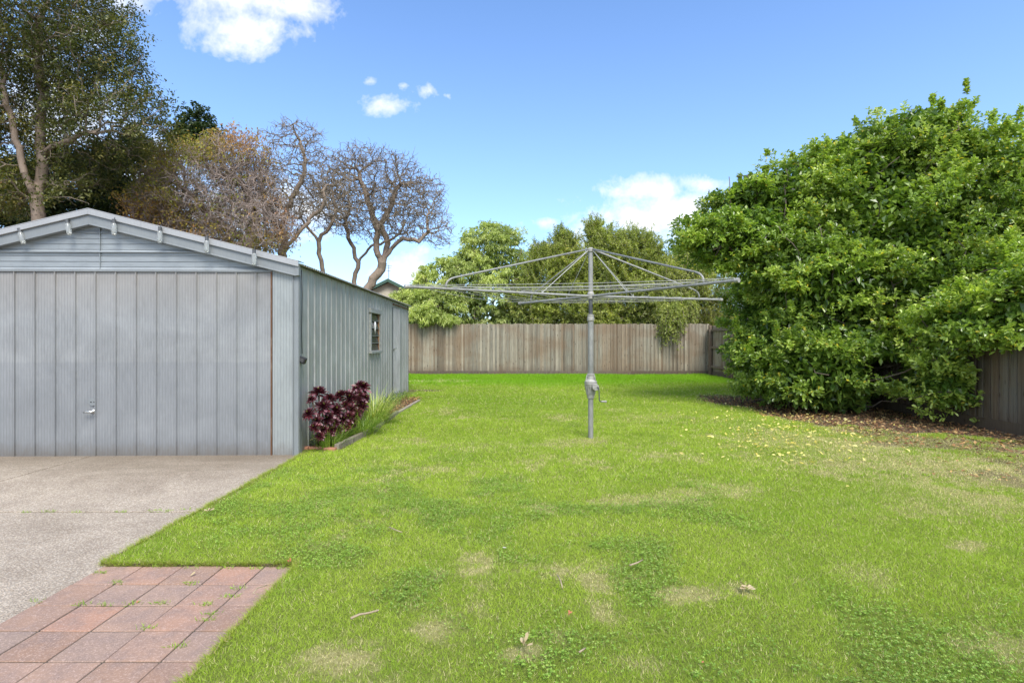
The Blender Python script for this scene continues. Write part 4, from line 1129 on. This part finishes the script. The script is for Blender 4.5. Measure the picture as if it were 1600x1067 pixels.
curl('brown leaf by the far right corner of the red pavers', 452, 882, .03, MAT['redleaf'], 4, .02)
curl('reddish brown crumpled leaf on the second row of pavers', 214, 937, .03, MAT['redleaf'], 1, -.008)
curl('tan tuft of dead grass right of the forked twig', 1168, 926, .05, MAT['straw'], 10)

# ------------------------------------------------------------------ trees behind
MAT['barkg'] = m_bark('grey brown bark', (.13,.095,.07), (.32,.25,.20), 3)
MAT['barkd'] = m_bark('dark twig bark', (.125,.098,.072), (.29,.24,.185), 4)
MAT['barkp'] = m_bark('pinkish twig bark', (.20,.155,.13), (.42,.34,.30), 4)
MAT['barkb'] = m_bark('tan bark', (.15,.115,.085), (.36,.28,.22), 4)
MAT['tall'] = m_leaf('olive leaf', [(0, (.04,.055,.014)), (.4, (.085,.105,.025)), (.75, (.19,.19,.05)), (.93, (.32,.24,.08)), (1, (.42,.25,.09))], .45, .25)
MAT['everg'] = m_leaf('dark evergreen leaf', [(0, (.016,.036,.012)), (.6, (.035,.07,.02)), (1, (.09,.12,.035))], .5, .2)
MAT['autumn'] = m_leaf('autumn leaf', [(0, (.22,.26,.05)), (.3, (.42,.38,.09)), (.6, (.50,.32,.12)), (1, (.48,.26,.16))], .6, .4, .3, (1.2,1.1,.7))
MAT['pitto'] = m_leaf('pale green leaf', [(0, (.19,.25,.07)), (.4, (.40,.48,.16)), (.8, (.62,.68,.28)), (1, (.74,.76,.40))], .45, .3)
MAT['bottle'] = m_leaf('bottlebrush leaf', [(0, (.11,.15,.035)), (.4, (.27,.33,.08)), (.8, (.50,.54,.15)), (.97, (.68,.68,.20)), (1, (.66,.52,.14))], .45, .3)
MAT['olivey'] = m_leaf('yellow green leaf', [(0, (.15,.21,.04)), (.5, (.33,.38,.09)), (1, (.55,.55,.18))], .45, .3)

def tips_of(T, rmax):
    m = T.r < rmax; return T.P[m], T.dirs()[m]

# tall tree at left
TY = 17
TR = thing('tall_tree', 'tall olive-green tree with forked pale trunk at the far left', 'tree', (P(58,340,TY).x, TY, 0))
T = Tree()
f0 = T.line([(P(62,340,TY).x, TY, 0), P(60,335,TY), P(56,312,TY)], .3)
a = T.line([P(38,270,TY-.3), P(22,205,TY-.4), P(8,150,TY-.6), P(-5,90,TY-.6)], .25, f0)
b = T.line([P(64,285,TY+.2), P(66,240,TY+.2), P(63,200,TY+.1), P(70,150,TY), P(58,90,TY), P(60,30,TY)], .25, f0)
T.line([P(30,300,TY-.5), P(15,280,TY-.8)], .2, f0+0)
i0 = min(range(len(T.p)), key=lambda i: (T.p[i]-P(66,245,TY+.2)).length); T.line([P(95,225,TY-.4), P(125,210,TY-.6), P(165,205,TY-.8)], .2, i0)
i0 = min(range(len(T.p)), key=lambda i: (T.p[i]-P(64,290,TY+.2)).length); T.line([P(90,290,TY-.6), P(120,280,TY-.9)], .2, i0)
i0 = min(range(len(T.p)), key=lambda i: (T.p[i]-P(58,315,TY)).length); T.line([P(80,308,TY-.8), P(100,308,TY-1.0), P(130,315,TY-1.1)], .2, i0)
EL = [E(55,20,TY,2.5,2.6,2.4), E(140,90,TY,1.6,1.5,1.6), E(175,190,TY,1.7,1.35,1.6), E(-10,120,TY,1.8,2.6,1.8), E(110,255,TY+.6,1.6,1.0,1.3), E(40,170,TY+.5,1.8,1.5,1.3), E(-20,280,TY,1.4,1.2,1.4), E(235,195,TY,.8,.6,.7), E(215,150,TY,.8,.6,.7), E(180,60,TY,.9,1.2,.8)]
att = np.concatenate([ell_pts(c, r, int(210*r[0]*r[2]), .15, seed=40+i) for i, (c, r) in enumerate(EL)])
T.grow(att, .2, 2.2, .30, 110, .35, 9000); T.finish(.010, 2.25, .24)
tp, td = tips_of(T, .030)
ex, ep_, ed_ = twigs(tp, td, 1, .35, 3, .006, 7)
V, fc = T.mesh(rmin=.045, n=8); mkobj('trunk', V, fc, MAT['barkg'], TR, smooth=True)
V, fc = T.mesh(rmax=.045, n=4, extra=ex); mkobj('twigs', V, fc, MAT['barkd'], TR)
rg = np.random.default_rng(9)
sel = rg.random(len(ep_)) < .8
b, d, tone = whorl(ep_[sel]+rg.normal(size=(sel.sum(),3))*.10, ed_[sel], 36, vnoise(ep_[sel][:,0], ep_[sel][:,2], .9, 61, 2), rg, 1.1, .40)
print('tall tips', len(tp), len(b)); b = b+rg.normal(size=b.shape)*.10
rn = np.clip(tone*.75+rg.random(len(b))*.45-.12, 0, 1); ll = rg.uniform(.07,.125,len(b))
leaves('crown', b, d, ll, ll*.5, MAT['tall'], TR, rn, shape=2)

# dark evergreen behind it
def blob_tree(name, label, base, ells, mat, n_cl, per, ln, rad, leafL, ratio, upb=.4, seed=1, droop=.15, trunk_r=.15, bark='barkd', inner=.5, tscale=(.5,.5), shape=2, kind_in=.85, flat=.6, spread=1.0):
    root = thing(name, label, 'tree', base)
    C, N = shell(ells, n_cl, .82, .09, seed=seed); C = C-N*rad*.6
    b, d, tone = clump_foliage(C, N, per, ln, rad, upb=upb, seed=seed+1, flat=flat)
    rg = np.random.default_rng(seed+5)
    L = rg.uniform(leafL*.7, leafL*1.3, len(b))
    ok = b[:,2] > .3
    leaves('crown', b[ok], d[ok], L[ok], L[ok]*ratio, mat, root, np.clip(tone*tscale[0]+rg.random(len(b))*tscale[1], 0, 1)[ok], shape=shape, droop=droop)
    if inner:
        inn = np.concatenate([ell_pts(c, tuple(x*kind_in for x in r), int(700*inner*r[0]*r[2]*r[1]**.3), .2, seed=seed+i) for i, (c, r) in enumerate(ells)])
        inn = inn[inn[:,2] > .5]; l = rg.uniform(.14,.22,len(inn))
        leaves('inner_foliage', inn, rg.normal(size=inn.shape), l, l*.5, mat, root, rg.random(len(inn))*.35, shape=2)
    T = Tree(); e = T.line([base, Vector(base)+Vector((0,0,1.0))], .3)
    att = np.concatenate([ell_pts(c, tuple(x*.95 for x in r), 130, .4, seed=seed+i) for i, (c, r) in enumerate(ells)])
    T.grow(att, .28, 6, .45, 60, .2, 3500); T.finish(.012, 2.2, trunk_r)
    V, fc = T.mesh(n=5); mkobj('trunk', V, fc, MAT[bark], root, smooth=True)
    return root
blob_tree('evergreen_tree', 'dark evergreen tree filling the gap behind the pale forked trunk', (P(150,300,21).x, 21.5, 0),
    [E(110,285,21.5,2.6,1.35,1.6), E(205,275,21.5,1.5,1.7,1.4), E(305,215,21.5,1.1,1.0,1.0), E(309,180,21.5,.35,.55,.4), E(10,300,21.5,2.4,1.5,1.4), E(165,340,21.3,3,1.2,1.4)],
    MAT['everg'], 230, 40, 7, .55, .13, .5, seed=50, inner=.8, tscale=(.6,.5))

# autumn tree, thick with twigs
def twiggy(name, label, base, limbs, ells, dens, mat, seed, step=.13, dk=.18, tip=.010, rmax=.2, tw=(1,.30,3,.006), leafset=None, jit=.45, di=1.6, hollow=.2, maxn=8000, curl=.55):
    root = thing(name, label, 'tree', base)
    T = Tree(); idx = {}
    for key, par, pts in limbs:
        idx[key] = T.line(pts, .2, None if par is None else (idx[par] if isinstance(par, str) else par), .035)
    att = np.concatenate([ell_pts(c, r, int(2.4*dens*r[0]*r[2]*max(.6,r[1])), hollow, seed=seed+i) for i, (c, r) in enumerate(ells)])
    T.grow(att, step, di, dk, 120, jit, maxn); T.finish(tip, 2.2, rmax)
    V, fc = T.mesh(rmin=.03, n=7); mkobj('trunk', V, fc, mat, root, smooth=True)
    tp, td = tips_of(T, .024)
    ex, e_, ed_ = twigs(tp, td, tw[0], tw[1], tw[2], tw[3], seed, curl)
    print(name, len(T.p), len(tp)); V, fc = T.mesh(rmax=.03, n=4, extra=ex); mkobj('twigs', V, fc, MAT['barkp'] if leafset else MAT['barkd'], root)
    if leafset:
        m2, fn, cnt, L, name2 = leafset
        rg = np.random.default_rng(seed); k = rg.random(len(e_)) < fn(e_)
        b = np.repeat(e_[k], cnt, 0)+rg.normal(size=(k.sum()*cnt,3))*.10; l = rg.uniform(L*.6, L*1.3, len(b))
        tone = np.repeat(vnoise(e_[k][:,0], e_[k][:,2], 1.3, 71, 2), cnt)
        leaves(name2, b, rg.normal(size=b.shape), l, l*.55, m2, root, np.clip((tone-.25)*1.4+rg.normal(size=len(b))*.15, 0, 1), shape=2)
    return root, T
Y3 = 19.5
def leafmask(e):
    px = e[:,0]*F/e[:,1]+CX; py = HOR-(e[:,2]-CAMH)*F/e[:,1]
    m = .10+.5*sst(330,230,px)+.5*sst(265,225,py)*sst(460,400,px)+.6*sst(340,385,py)
    return np.clip(m*vnoise(e[:,0], e[:,2], .8, 77, 2)*1.6, 0, .8)
twiggy('autumn_tree', 'brown twiggy tree with sparse yellow and orange leaves behind the shed roof', (P(405,400,Y3).x, Y3, 0),
    [('t', None, [(P(400,400,Y3).x, Y3, 0), P(402,420,Y3), P(395,385,Y3)]), ('a','t',[P(360,360,Y3), P(310,320,Y3), P(280,290,Y3)]), ('b','t',[P(400,340,Y3+.3), P(380,290,Y3+.4), P(340,250,Y3+.4)]), ('c','t',[P(345,380,Y3-.3), P(290,365,Y3-.4), P(240,350,Y3-.4)])],
    [E(330,300,Y3,2.5,1.75,1.7), E(255,330,Y3,1.2,1.2,1.2), E(370,250,Y3,1.4,.9,1.2), E(400,350,Y3,1.5,1.2,1.3), E(310,365,Y3,2.2,.9,1.2)], 95, MAT['barkb'], 80,
    step=.13, dk=.19, tw=(3,.5,4,.009), leafset=(MAT['autumn'], leafmask, 7, .10, 'leaves'), maxn=16000, curl=.45)
# bare crooked trees
Y4 = 20.2
twiggy('bare_tree', 'bare twisted tree with a tall upright fork behind the shed, left of the others', (P(440,410,Y4).x, Y4, 0),
    [('t', None, [(P(432,420,Y4).x, Y4, 0), P(440,410,Y4), P(446,385,Y4)]), ('a','t',[P(440,350,Y4), P(455,310,Y4), P(470,285,Y4), P(478,250,Y4), P(465,215,Y4+.2)]), ('b','t',[P(468,362,Y4), P(490,335,Y4), P(505,320,Y4), P(510,290,Y4)]),
     ('c','a',[P(458,195,Y4)]), ('d','t',[P(425,340,Y4+.5), P(410,300,Y4+.5), P(405,270,Y4+.4)]), ('e','b',[P(530,285,Y4)])],
    [E(458,225,Y4,1.05,1.0,.8), E(490,235,Y4,.75,.8,.6), E(440,295,Y4,1.5,1.2,1.2), E(515,300,Y4,1.0,1.0,.9), E(420,345,Y4+.3,1.1,1.0,.9), E(380,300,Y4+.5,1.2,1.3,.9)], 95, MAT['barkb'], 90,
    step=.13, dk=.19, tw=(2,.36,4,.010), maxn=14000)
Y5 = 22.5
twiggy('bare_tree', 'slender bare tree between the twisted tree and the widest bare tree', (P(503,420,Y5).x, Y5, 0),
    [('t', None, [(P(505,430,Y5).x, Y5, 0), P(503,415,Y5), P(498,378,Y5)]), ('a','t',[P(480,355,Y5), P(470,340,Y5)]), ('b','t',[P(515,355,Y5), P(525,330,Y5), P(520,300,Y5)])],
    [E(505,320,Y5,1.15,1.1,1.0), E(475,345,Y5,.7,.6,.6), E(540,350,Y5,.7,.7,.7)], 95, MAT['barkb'], 95,
    step=.13, dk=.19, tw=(2,.36,4,.010), rmax=.13, maxn=8000)
Y6 = 23
twiggy('bare_tree', 'widest bare tree, its dark fan crown of twigs above the shed end', (P(580,450,Y6).x, Y6, 0),
    [('t', None, [(P(560,470,Y6).x, Y6, 0), P(574,452,Y6), P(590,428,Y6), P(597,412,Y6)]),
     ('a','t',[P(588,390,Y6), P(590,360,Y6), P(580,330,Y6), P(570,300,Y6), P(562,270,Y6+.2)]), ('b','t',[P(612,388,Y6), P(630,372,Y6-.2), P(655,378,Y6-.3), P(668,364,Y6-.3)]),
     ('c','t',[P(606,380,Y6+.3), P(595,350,Y6+.4), P(612,320,Y6+.4), P(625,290,Y6+.4)]), 
     ('u', None, [(P(545,480,Y6).x, Y6+.4, 0), P(553,440,Y6+.4), P(560,410,Y6+.4)]), ('v','u',[P(548,380,Y6+.5), P(540,350,Y6+.5), P(548,320,Y6+.5)]), ('w','u',[P(575,390,Y6+.2), P(600,378,Y6), P(625,365,Y6-.2)])],
    [E(575,275,Y6,1.9,1.25,1.3), E(640,310,Y6,1.6,1.25,1.3), E(600,330,Y6,2.3,1.2,1.5), E(688,355,Y6,.75,.95,.8), E(515,270,Y6,1.0,.85,.9), E(625,265,Y6,.9,.75,.8), E(665,300,Y6,.8,.75,.8), E(530,310,Y6,1.1,1.35,1.0), E(560,245,Y6,.9,.65,.8), E(650,355,Y6,1.4,.7,.9)], 105, MAT['barkb'], 99,
    step=.13, dk=.19, tw=(2,.36,4,.010), rmax=.22, maxn=20000)

# pale green dense tree over the fence
blob_tree('pittosporum_tree', 'dense pale green tree drooping over the back fence beside the shed', (P(745,500,22.4).x, 22.4, 0),
    [E(768,392,22.3,1.25,1.25,1.2), E(735,435,22.2,1.5,1.25,1.2), E(690,440,22.0,1.1,1.0,1.0), E(668,478,21.3,.85,.85,.8), E(765,465,21.9,1.4,1.1,.95), E(800,420,22.2,.8,1.0,.9), E(640,470,22.2,.75,.65,.8), E(665,492,20.45,.60,.50,.5), E(700,500,20.5,.35,.28,.4), E(700,480,21.6,.9,.6,.7), E(648,488,21.3,.9,.55,.5), E(740,500,21.7,1.2,.45,.5), E(690,505,21.4,.9,.35,.5), E(800,500,21.7,.8,.45,.5)],
    MAT['pitto'], 330, 36, 7, .33, .10, .34, upb=.05, seed=110, droop=.45, inner=.8, tscale=(.55,.5), flat=.6)
# bottlebrush-like trees in the centre
def spiky(name, label, base, ells, mat, n_sh, seed, Lr=(.3,.8), leafL=.085, weep=0, inner=.7, ratio=.27, tscale=(.6,.5)):
    root = thing(name, label, 'tree', base); rg = np.random.default_rng(seed)
    C, N = shell(ells, n_sh, .85, .10, seed=seed)
    ctr = np.array([e[0] for e in ells]).mean(0)
    D = N*.55+np.array([0,0,.75 if not weep else -.4])+rg.normal(size=C.shape)*.28; D /= np.linalg.norm(D, axis=1, keepdims=True)
    Ls = rg.uniform(Lr[0], Lr[1], len(C)); C = C-D*Ls[:,None]*.75
    k = 8; A = np.repeat(C, k, 0); Dd = np.repeat(D, k, 0); u = np.tile(np.arange(k)/k, len(C)); Lq = np.repeat(Ls, k)
    bend = rg.normal(size=C.shape)*.12; bend[:,2] -= .1+weep; Bn = np.repeat(bend, k, 0)
    pts = A+Dd*(u*Lq)[:,None]+Bn*(u**2*Lq)[:,None]; nxt = A+Dd*((u+1/k)*Lq)[:,None]+Bn*((u+1/k)**2*Lq)[:,None]
    V, fc = prisms(pts, nxt, np.full(len(pts), .006), np.full(len(pts), .005), 3); mkobj('twigs', V, fc, MAT['barkd'], root)
    seg = nxt-pts; seg /= np.linalg.norm(seg, axis=1, keepdims=True)
    tone = np.repeat(rg.random(len(C)), k)*.5+np.repeat(vnoise(C[:,0], C[:,2], .8, seed, 2), k)*.6-.1
    b, d, tn = whorl(nxt, seg, 7, tone, rg, .85, .09)
    L = rg.uniform(leafL*.6, leafL*1.3, len(b))
    leaves('crown', b, d, L, L*ratio, mat, root, np.clip(tn*tscale[0]+rg.random(len(b))*tscale[1], 0, 1), shape=2)
    inn = np.concatenate([ell_pts(c, tuple(x*.9 for x in r), int(900*inner*r[0]*r[2]), .2, seed=seed+i) for i, (c, r) in enumerate(ells)])
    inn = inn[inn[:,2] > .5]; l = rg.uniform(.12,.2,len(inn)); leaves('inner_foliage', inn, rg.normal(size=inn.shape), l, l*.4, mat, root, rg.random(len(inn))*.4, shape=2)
    T = Tree(); T.line([base, Vector(base)+Vector((0,0,1.2))], .3)
    att = np.concatenate([ell_pts(c, tuple(x*.9 for x in r), 120, .3, seed=seed+i) for i, (c, r) in enumerate(ells)])
    T.grow(att, .28, 6, .45, 60, .2, 3500); T.finish(.010, 2.2, .12)
    V, fc = T.mesh(n=5); mkobj('trunk', V, fc, MAT['barkd'], root, smooth=True)
    return root
spiky('bottlebrush_tree', 'olive tree with upright leafy shoots directly left of the hoist pole', (P(870,500,22.6).x, 22.6, 0),
    [E(850,440,22.3,1.15,1.25,1.0), E(885,415,22.4,.95,1.1,.9), E(830,470,22.0,1.0,.9,.9), E(890,475,22.0,1.3,.9,.9), E(880,385,22.5,.5,.75,.5), E(845,400,22.6,.45,.6,.5), E(850,500,21.8,1.3,.5,.6)], MAT['bottle'], 1900, 130, (.45,1.1), .115)
spiky('bottlebrush_tree', 'olive tree with feathery spires behind the hoist top', (P(960,500,22.9).x, 22.9, 0),
    [E(950,400,22.6,.85,1.15,.8), E(985,405,22.5,1.15,1.2,1.0), E(940,450,22.2,1.1,1.1,.9), E(1000,465,22.1,1.3,1.0,1.0), E(930,365,22.8,.35,.7,.4), E(1010,395,22.6,.6,.7,.6), E(960,502,21.8,1.5,.5,.6)], MAT['bottle'], 2000, 140, (.45,1.1), .115)
spiky('willow_bottlebrush', 'weeping grey-green tree trailing over the fence near its right end', (P(1055,500,22).x, 22.0, 0),
    [E(1040,440,22.0,1.0,.9,.8), E(1055,480,21.2,.75,.6,.55), E(1075,425,22,.85,.8,.7), E(1048,495,20.45,.45,.45,.35)], MAT['bottle'], 1200, 150, (.3,.7), .10, .7, inner=.35)
spiky('yellow_green_tree', 'yellow-green tree in the gap between the hoist and the large bush', (P(1085,480,24).x, 24.3, 0),
    [E(1080,410,24,1.1,.9,.9), E(1115,430,24,1.0,1.2,.9), E(1060,460,24.3,.9,.9,.8), E(1110,490,24.3,1.0,.6,.8), E(1040,500,23.8,.9,.6,.6)], MAT['olivey'], 1000, 160, inner=.4)

# low back hedge mass behind the fence under those trees
# ------------------------------------------------------------------ neighbouring houses
MAT['cream'] = m_plain('cream render', (.62,.56,.44), .85, 0, .08, 3)
MAT['gtrim'] = m_plain('green trim', (.06,.12,.09), .6)
MAT['tile'] = m_plain('green grey roof', (.10,.13,.12), .8, 0, .3, 6)
MAT['pinkb'] = m_plain('pale brick', (.50,.40,.36), .9, 0, .25, 5)
HYd = 34
h0 = P(608,437,HYd)
H1 = thing('neighbour_house', 'cream gabled house with green trim showing past the shed end', 'house', (h0.x, HYd, 0))
hw_ = 3.2; pk = h0.z; sl = .50
mb = MB(); ew = pk-.15-hw_*sl
fr = [(h0.x-hw_,HYd,0),(h0.x+hw_,HYd,0),(h0.x+hw_,HYd,ew),(h0.x,HYd,pk-.15),(h0.x-hw_,HYd,ew)]
bk = [(x,y+8,z) for x,y,z in fr]
mb.add(fr+bk, [(0,1,2,3,4),(9,8,7,6,5),(0,5,6,1),(1,6,7,2),(4,9,5,0)]); mb.obj('wall', MAT['cream'], H1)
for s_ in (-1,1):
    mb = MB()
    x1 = h0.x+s_*(hw_+.4); z1 = pk-(hw_+.4)*sl
    mb.add([(h0.x,HYd-.35,pk),(x1,HYd-.35,z1),(x1,HYd+8.3,z1),(h0.x,HYd+8.3,pk),(h0.x,HYd-.35,pk-.10),(x1,HYd-.35,z1-.10),(x1,HYd+8.3,z1-.10),(h0.x,HYd+8.3,pk-.10)], [(0,1,2,3),(4,7,6,5),(0,4,5,1),(1,5,6,2),(2,6,7,3)])
    mb.obj('roof', MAT['tile'], H1)
    mb = MB(); mb.add([(h0.x,HYd-.37,pk+.03),(x1,HYd-.37,z1+.03),(x1,HYd-.37,z1-.17),(h0.x,HYd-.37,pk-.17),(h0.x,HYd-.352,pk+.03),(x1,HYd-.352,z1+.03),(x1,HYd-.352,z1-.17),(h0.x,HYd-.352,pk-.17)], [(0,1,2,3),(7,6,5,4),(0,4,5,1),(3,2,6,7),(1,5,6,2)]); mb.obj('fascia', MAT['gtrim'], H1)
an = thing('tv_antenna', 'thin roof antenna standing above the cream house', 'antenna', (P(604,440,HYd).x, HYd+.6, pk-.2))
mb = MB(); mb.tube([(P(604,440,HYd).x, HYd+.6, pk-.3), (P(604,440,HYd).x, HYd+.6, pk+1.0)], .018, 6); mb.obj('mast', MAT['innertube'], an)
mb = MB(); xx = P(604,440,HYd).x
for k_, zz in enumerate((.95,.8,.62)): mb.tube([(xx-.22+.05*k_, HYd+.6, pk+zz), (xx+.22-.05*k_, HYd+.6, pk+zz)], .012, 5)
mb.obj('crossbar', MAT['innertube'], an)
h2 = P(1085,476,30)
H2 = thing('neighbour_house', 'pale brick house with green-grey roof glimpsed behind the right end of the back fence', 'house', (h2.x+2.6, 30, 0))
mb = MB(); mb.box(h2.x-2.5, h2.x+7, 30, 38, 0, 2.75); w_ = mb.obj('wall', MAT['pinkb'], H2)
mb = MB(); a0, a1, b0, b1 = h2.x-3.0, h2.x+7.5, 29.5, 38.5
mb.add([(a0,b0,2.75),(a1,b0,2.75),(a1,b1,2.75),(a0,b1,2.75),(a0+3,34,4.4),(a1-3,34,4.4)], [(0,1,5,4),(1,2,5),(2,3,4,5),(3,0,4),(0,3,2,1)]); mb.obj('roof', MAT['tile'], H2)
for wx in (h2.x-.6, h2.x+2.2):
    mb = MB(); mb.box(wx, wx+1.3, 29.93, 29.998, 1.1, 2.3); wf = mb.obj('window', MAT['frame'], H2)
    mb = MB(); mb.box(wx+.07, wx+1.23, 29.91, 29.929, 1.17, 2.23); mb.obj('pane', MAT['glass'], wf)

# ------------------------------------------------------------------ sky
sun_el, sun_az = 53, 162      # azimuth clockwise from +Y (north): behind and to the left
w = bpy.data.worlds.new('World'); w.cycles.sampling_method = 'MANUAL'; w.cycles.sample_map_resolution = 512; bpy.context.scene.world = w; w.use_nodes = True
nt = w.node_tree; nt.nodes.clear()
class WN(NT):
    def __init__(s): s.t = nt; s.out = nt.nodes.new('ShaderNodeOutputWorld'); s.co = nt.nodes.new('ShaderNodeTexCoord')
t = WN()
sky = t.n('ShaderNodeTexSky', sky_type='NISHITA'); sky.sun_disc = False; sky.sun_elevation = R(sun_el); sky.sun_rotation = R(sun_az)
sky.air_density = 1.0; sky.dust_density = .6; sky.ozone_density = 2.0; sky.altitude = 0
d = t.co.outputs['Generated']; x, y, z = t.sep(d)
den = t.math('MAXIMUM', y, .05)
u = t.math('DIVIDE', x, den); v = t.math('DIVIDE', z, den)
n1 = t.noise(d, 9.0, 6, .66, .4); n2_ = t.noise(d, 34, 3, .7)
wob = t.math('ADD', t.math('MULTIPLY', t.math('SUBTRACT', n1, .5), 4.2), t.math('MULTIPLY', t.math('SUBTRACT', n2_, .5), 1.6))
CL = [(245,-12,85,55,.9),(330,-10,150,70,1),(385,45,75,42,1),(430,8,90,30,.9),(300,40,60,30,.6),(597,166,42,19,1.0),(578,128,24,10,.45),(630,135,14,10,.3),(670,143,26,16,.5),(700,150,16,10,.2),(1005,298,72,22,1),(1010,345,105,50,1.1),(950,335,60,22,.7),(1100,288,58,18,.65),
      (845,348,42,13,.45),(640,430,75,34,.8),(870,395,90,25,.35),(1075,340,60,45,.8),
      (190,280,150,80,.9),(60,180,170,150,.75),(150,60,60,60,.4),(380,330,140,70,.8),(480,330,90,45,.6)]
tot = None
cv3 = t.n('ShaderNodeCombineXYZ'); t.l(u, cv3.inputs[0]); t.l(v, cv3.inputs[1])
for (cx, cy, rx, ry, k) in CL:
    cu = (cx-CX)/F; cv = (HOR-cy)/F
    vm = t.n('ShaderNodeVectorMath', operation='MULTIPLY_ADD'); t.l(cv3.outputs[0], vm.inputs[0])
    vm.inputs[1].default_value = (F/rx, F/ry, 0); vm.inputs[2].default_value = (-cu*F/rx, -cv*F/ry, 0)
    ln = t.n('ShaderNodeVectorMath', operation='LENGTH'); t.l(vm.outputs[0], ln.inputs[0])
    q = t.math('MULTIPLY_ADD', ln.outputs['Value'], -.9, .30+.68*k)
    tot = q if tot is None else t.math('MAXIMUM', tot, q)
tot = t.math('ADD', tot, t.math('MULTIPLY', wob, .75))
tot = t.math('MULTIPLY', t.math('MAXIMUM', tot, 0), .9)
front = t.math('MULTIPLY', t.math('SUBTRACT', y, .05), 8, clamp=True)
rest = t.ramp(t.noise(d, 2.2, 2, .6), [(.44, (0,0,0)), (.56, (1,1,1))])  # unseen cloud cover behind the camera, thickened to give white fill light
mask = t.math('MULTIPLY', t.math('MINIMUM', t.math('MULTIPLY', tot, 1.1), 1), front)
mask = t.math('ADD', mask, t.math('MULTIPLY', t.math('SUBTRACT', 1, front), rest), clamp=True)
skyc = t.mix(1.0, sky.outputs[0], (.79,.945,1.12), 'MULTIPLY')
# thin white veil toward the horizon
veil = t.ramp(z, [(0, (1,1,1)), (.55, (0,0,0))])
CW = 4.7
skyc = t.mix(t.math('MULTIPLY', veil, .20), skyc, (CW*.62,CW*.78,CW*1.02))
col = t.mix(t.math('MULTIPLY', mask, .95), skyc, (CW*.97,CW*.985,CW))
bg = t.n('ShaderNodeBackground'); bg.inputs[1].default_value = .10; t.l(col, bg.inputs[0]); t.l(bg.outputs[0], t.out.inputs[0])

sd_ = bpy.data.lights.new('sun', 'SUN'); sd_.energy = 1.7; sd_.angle = R(28); sd_.color = (1,.95,.87)
so = bpy.data.objects.new('sun', sd_); COL.objects.link(so)
dirv = Vector((math.sin(R(sun_az))*math.cos(R(sun_el)), math.cos(R(sun_az))*math.cos(R(sun_el)), math.sin(R(sun_el))))
so.rotation_euler = dirv.to_track_quat('Z', 'Y').to_euler(); so.location = (-5,-5,12)

# ------------------------------------------------------------------ camera
cd = bpy.data.cameras.new('camera'); cam = bpy.data.objects.new('camera', cd); COL.objects.link(cam)
cam.location = (0,0,CAMH); cam.rotation_euler = (R(90),0,0); cd.sensor_width = 36; cd.lens = F/1600*36; cd.clip_end = 3000; cd.clip_start = .05
cd.shift_y = -(533.5-HOR)/1600
sc = bpy.context.scene; sc.camera = cam
sc.render.resolution_x = 1024; sc.render.resolution_y = 682
sc.view_settings.view_transform = 'Standard'; sc.view_settings.look = 'None'; sc.view_settings.exposure = 1.45; sc.view_settings.gamma = 1
sc.render.engine = 'CYCLES'; sc.cycles.max_bounces = 4; sc.cycles.diffuse_bounces = 2; sc.cycles.glossy_bounces = 2; sc.cycles.transparent_max_bounces = 4
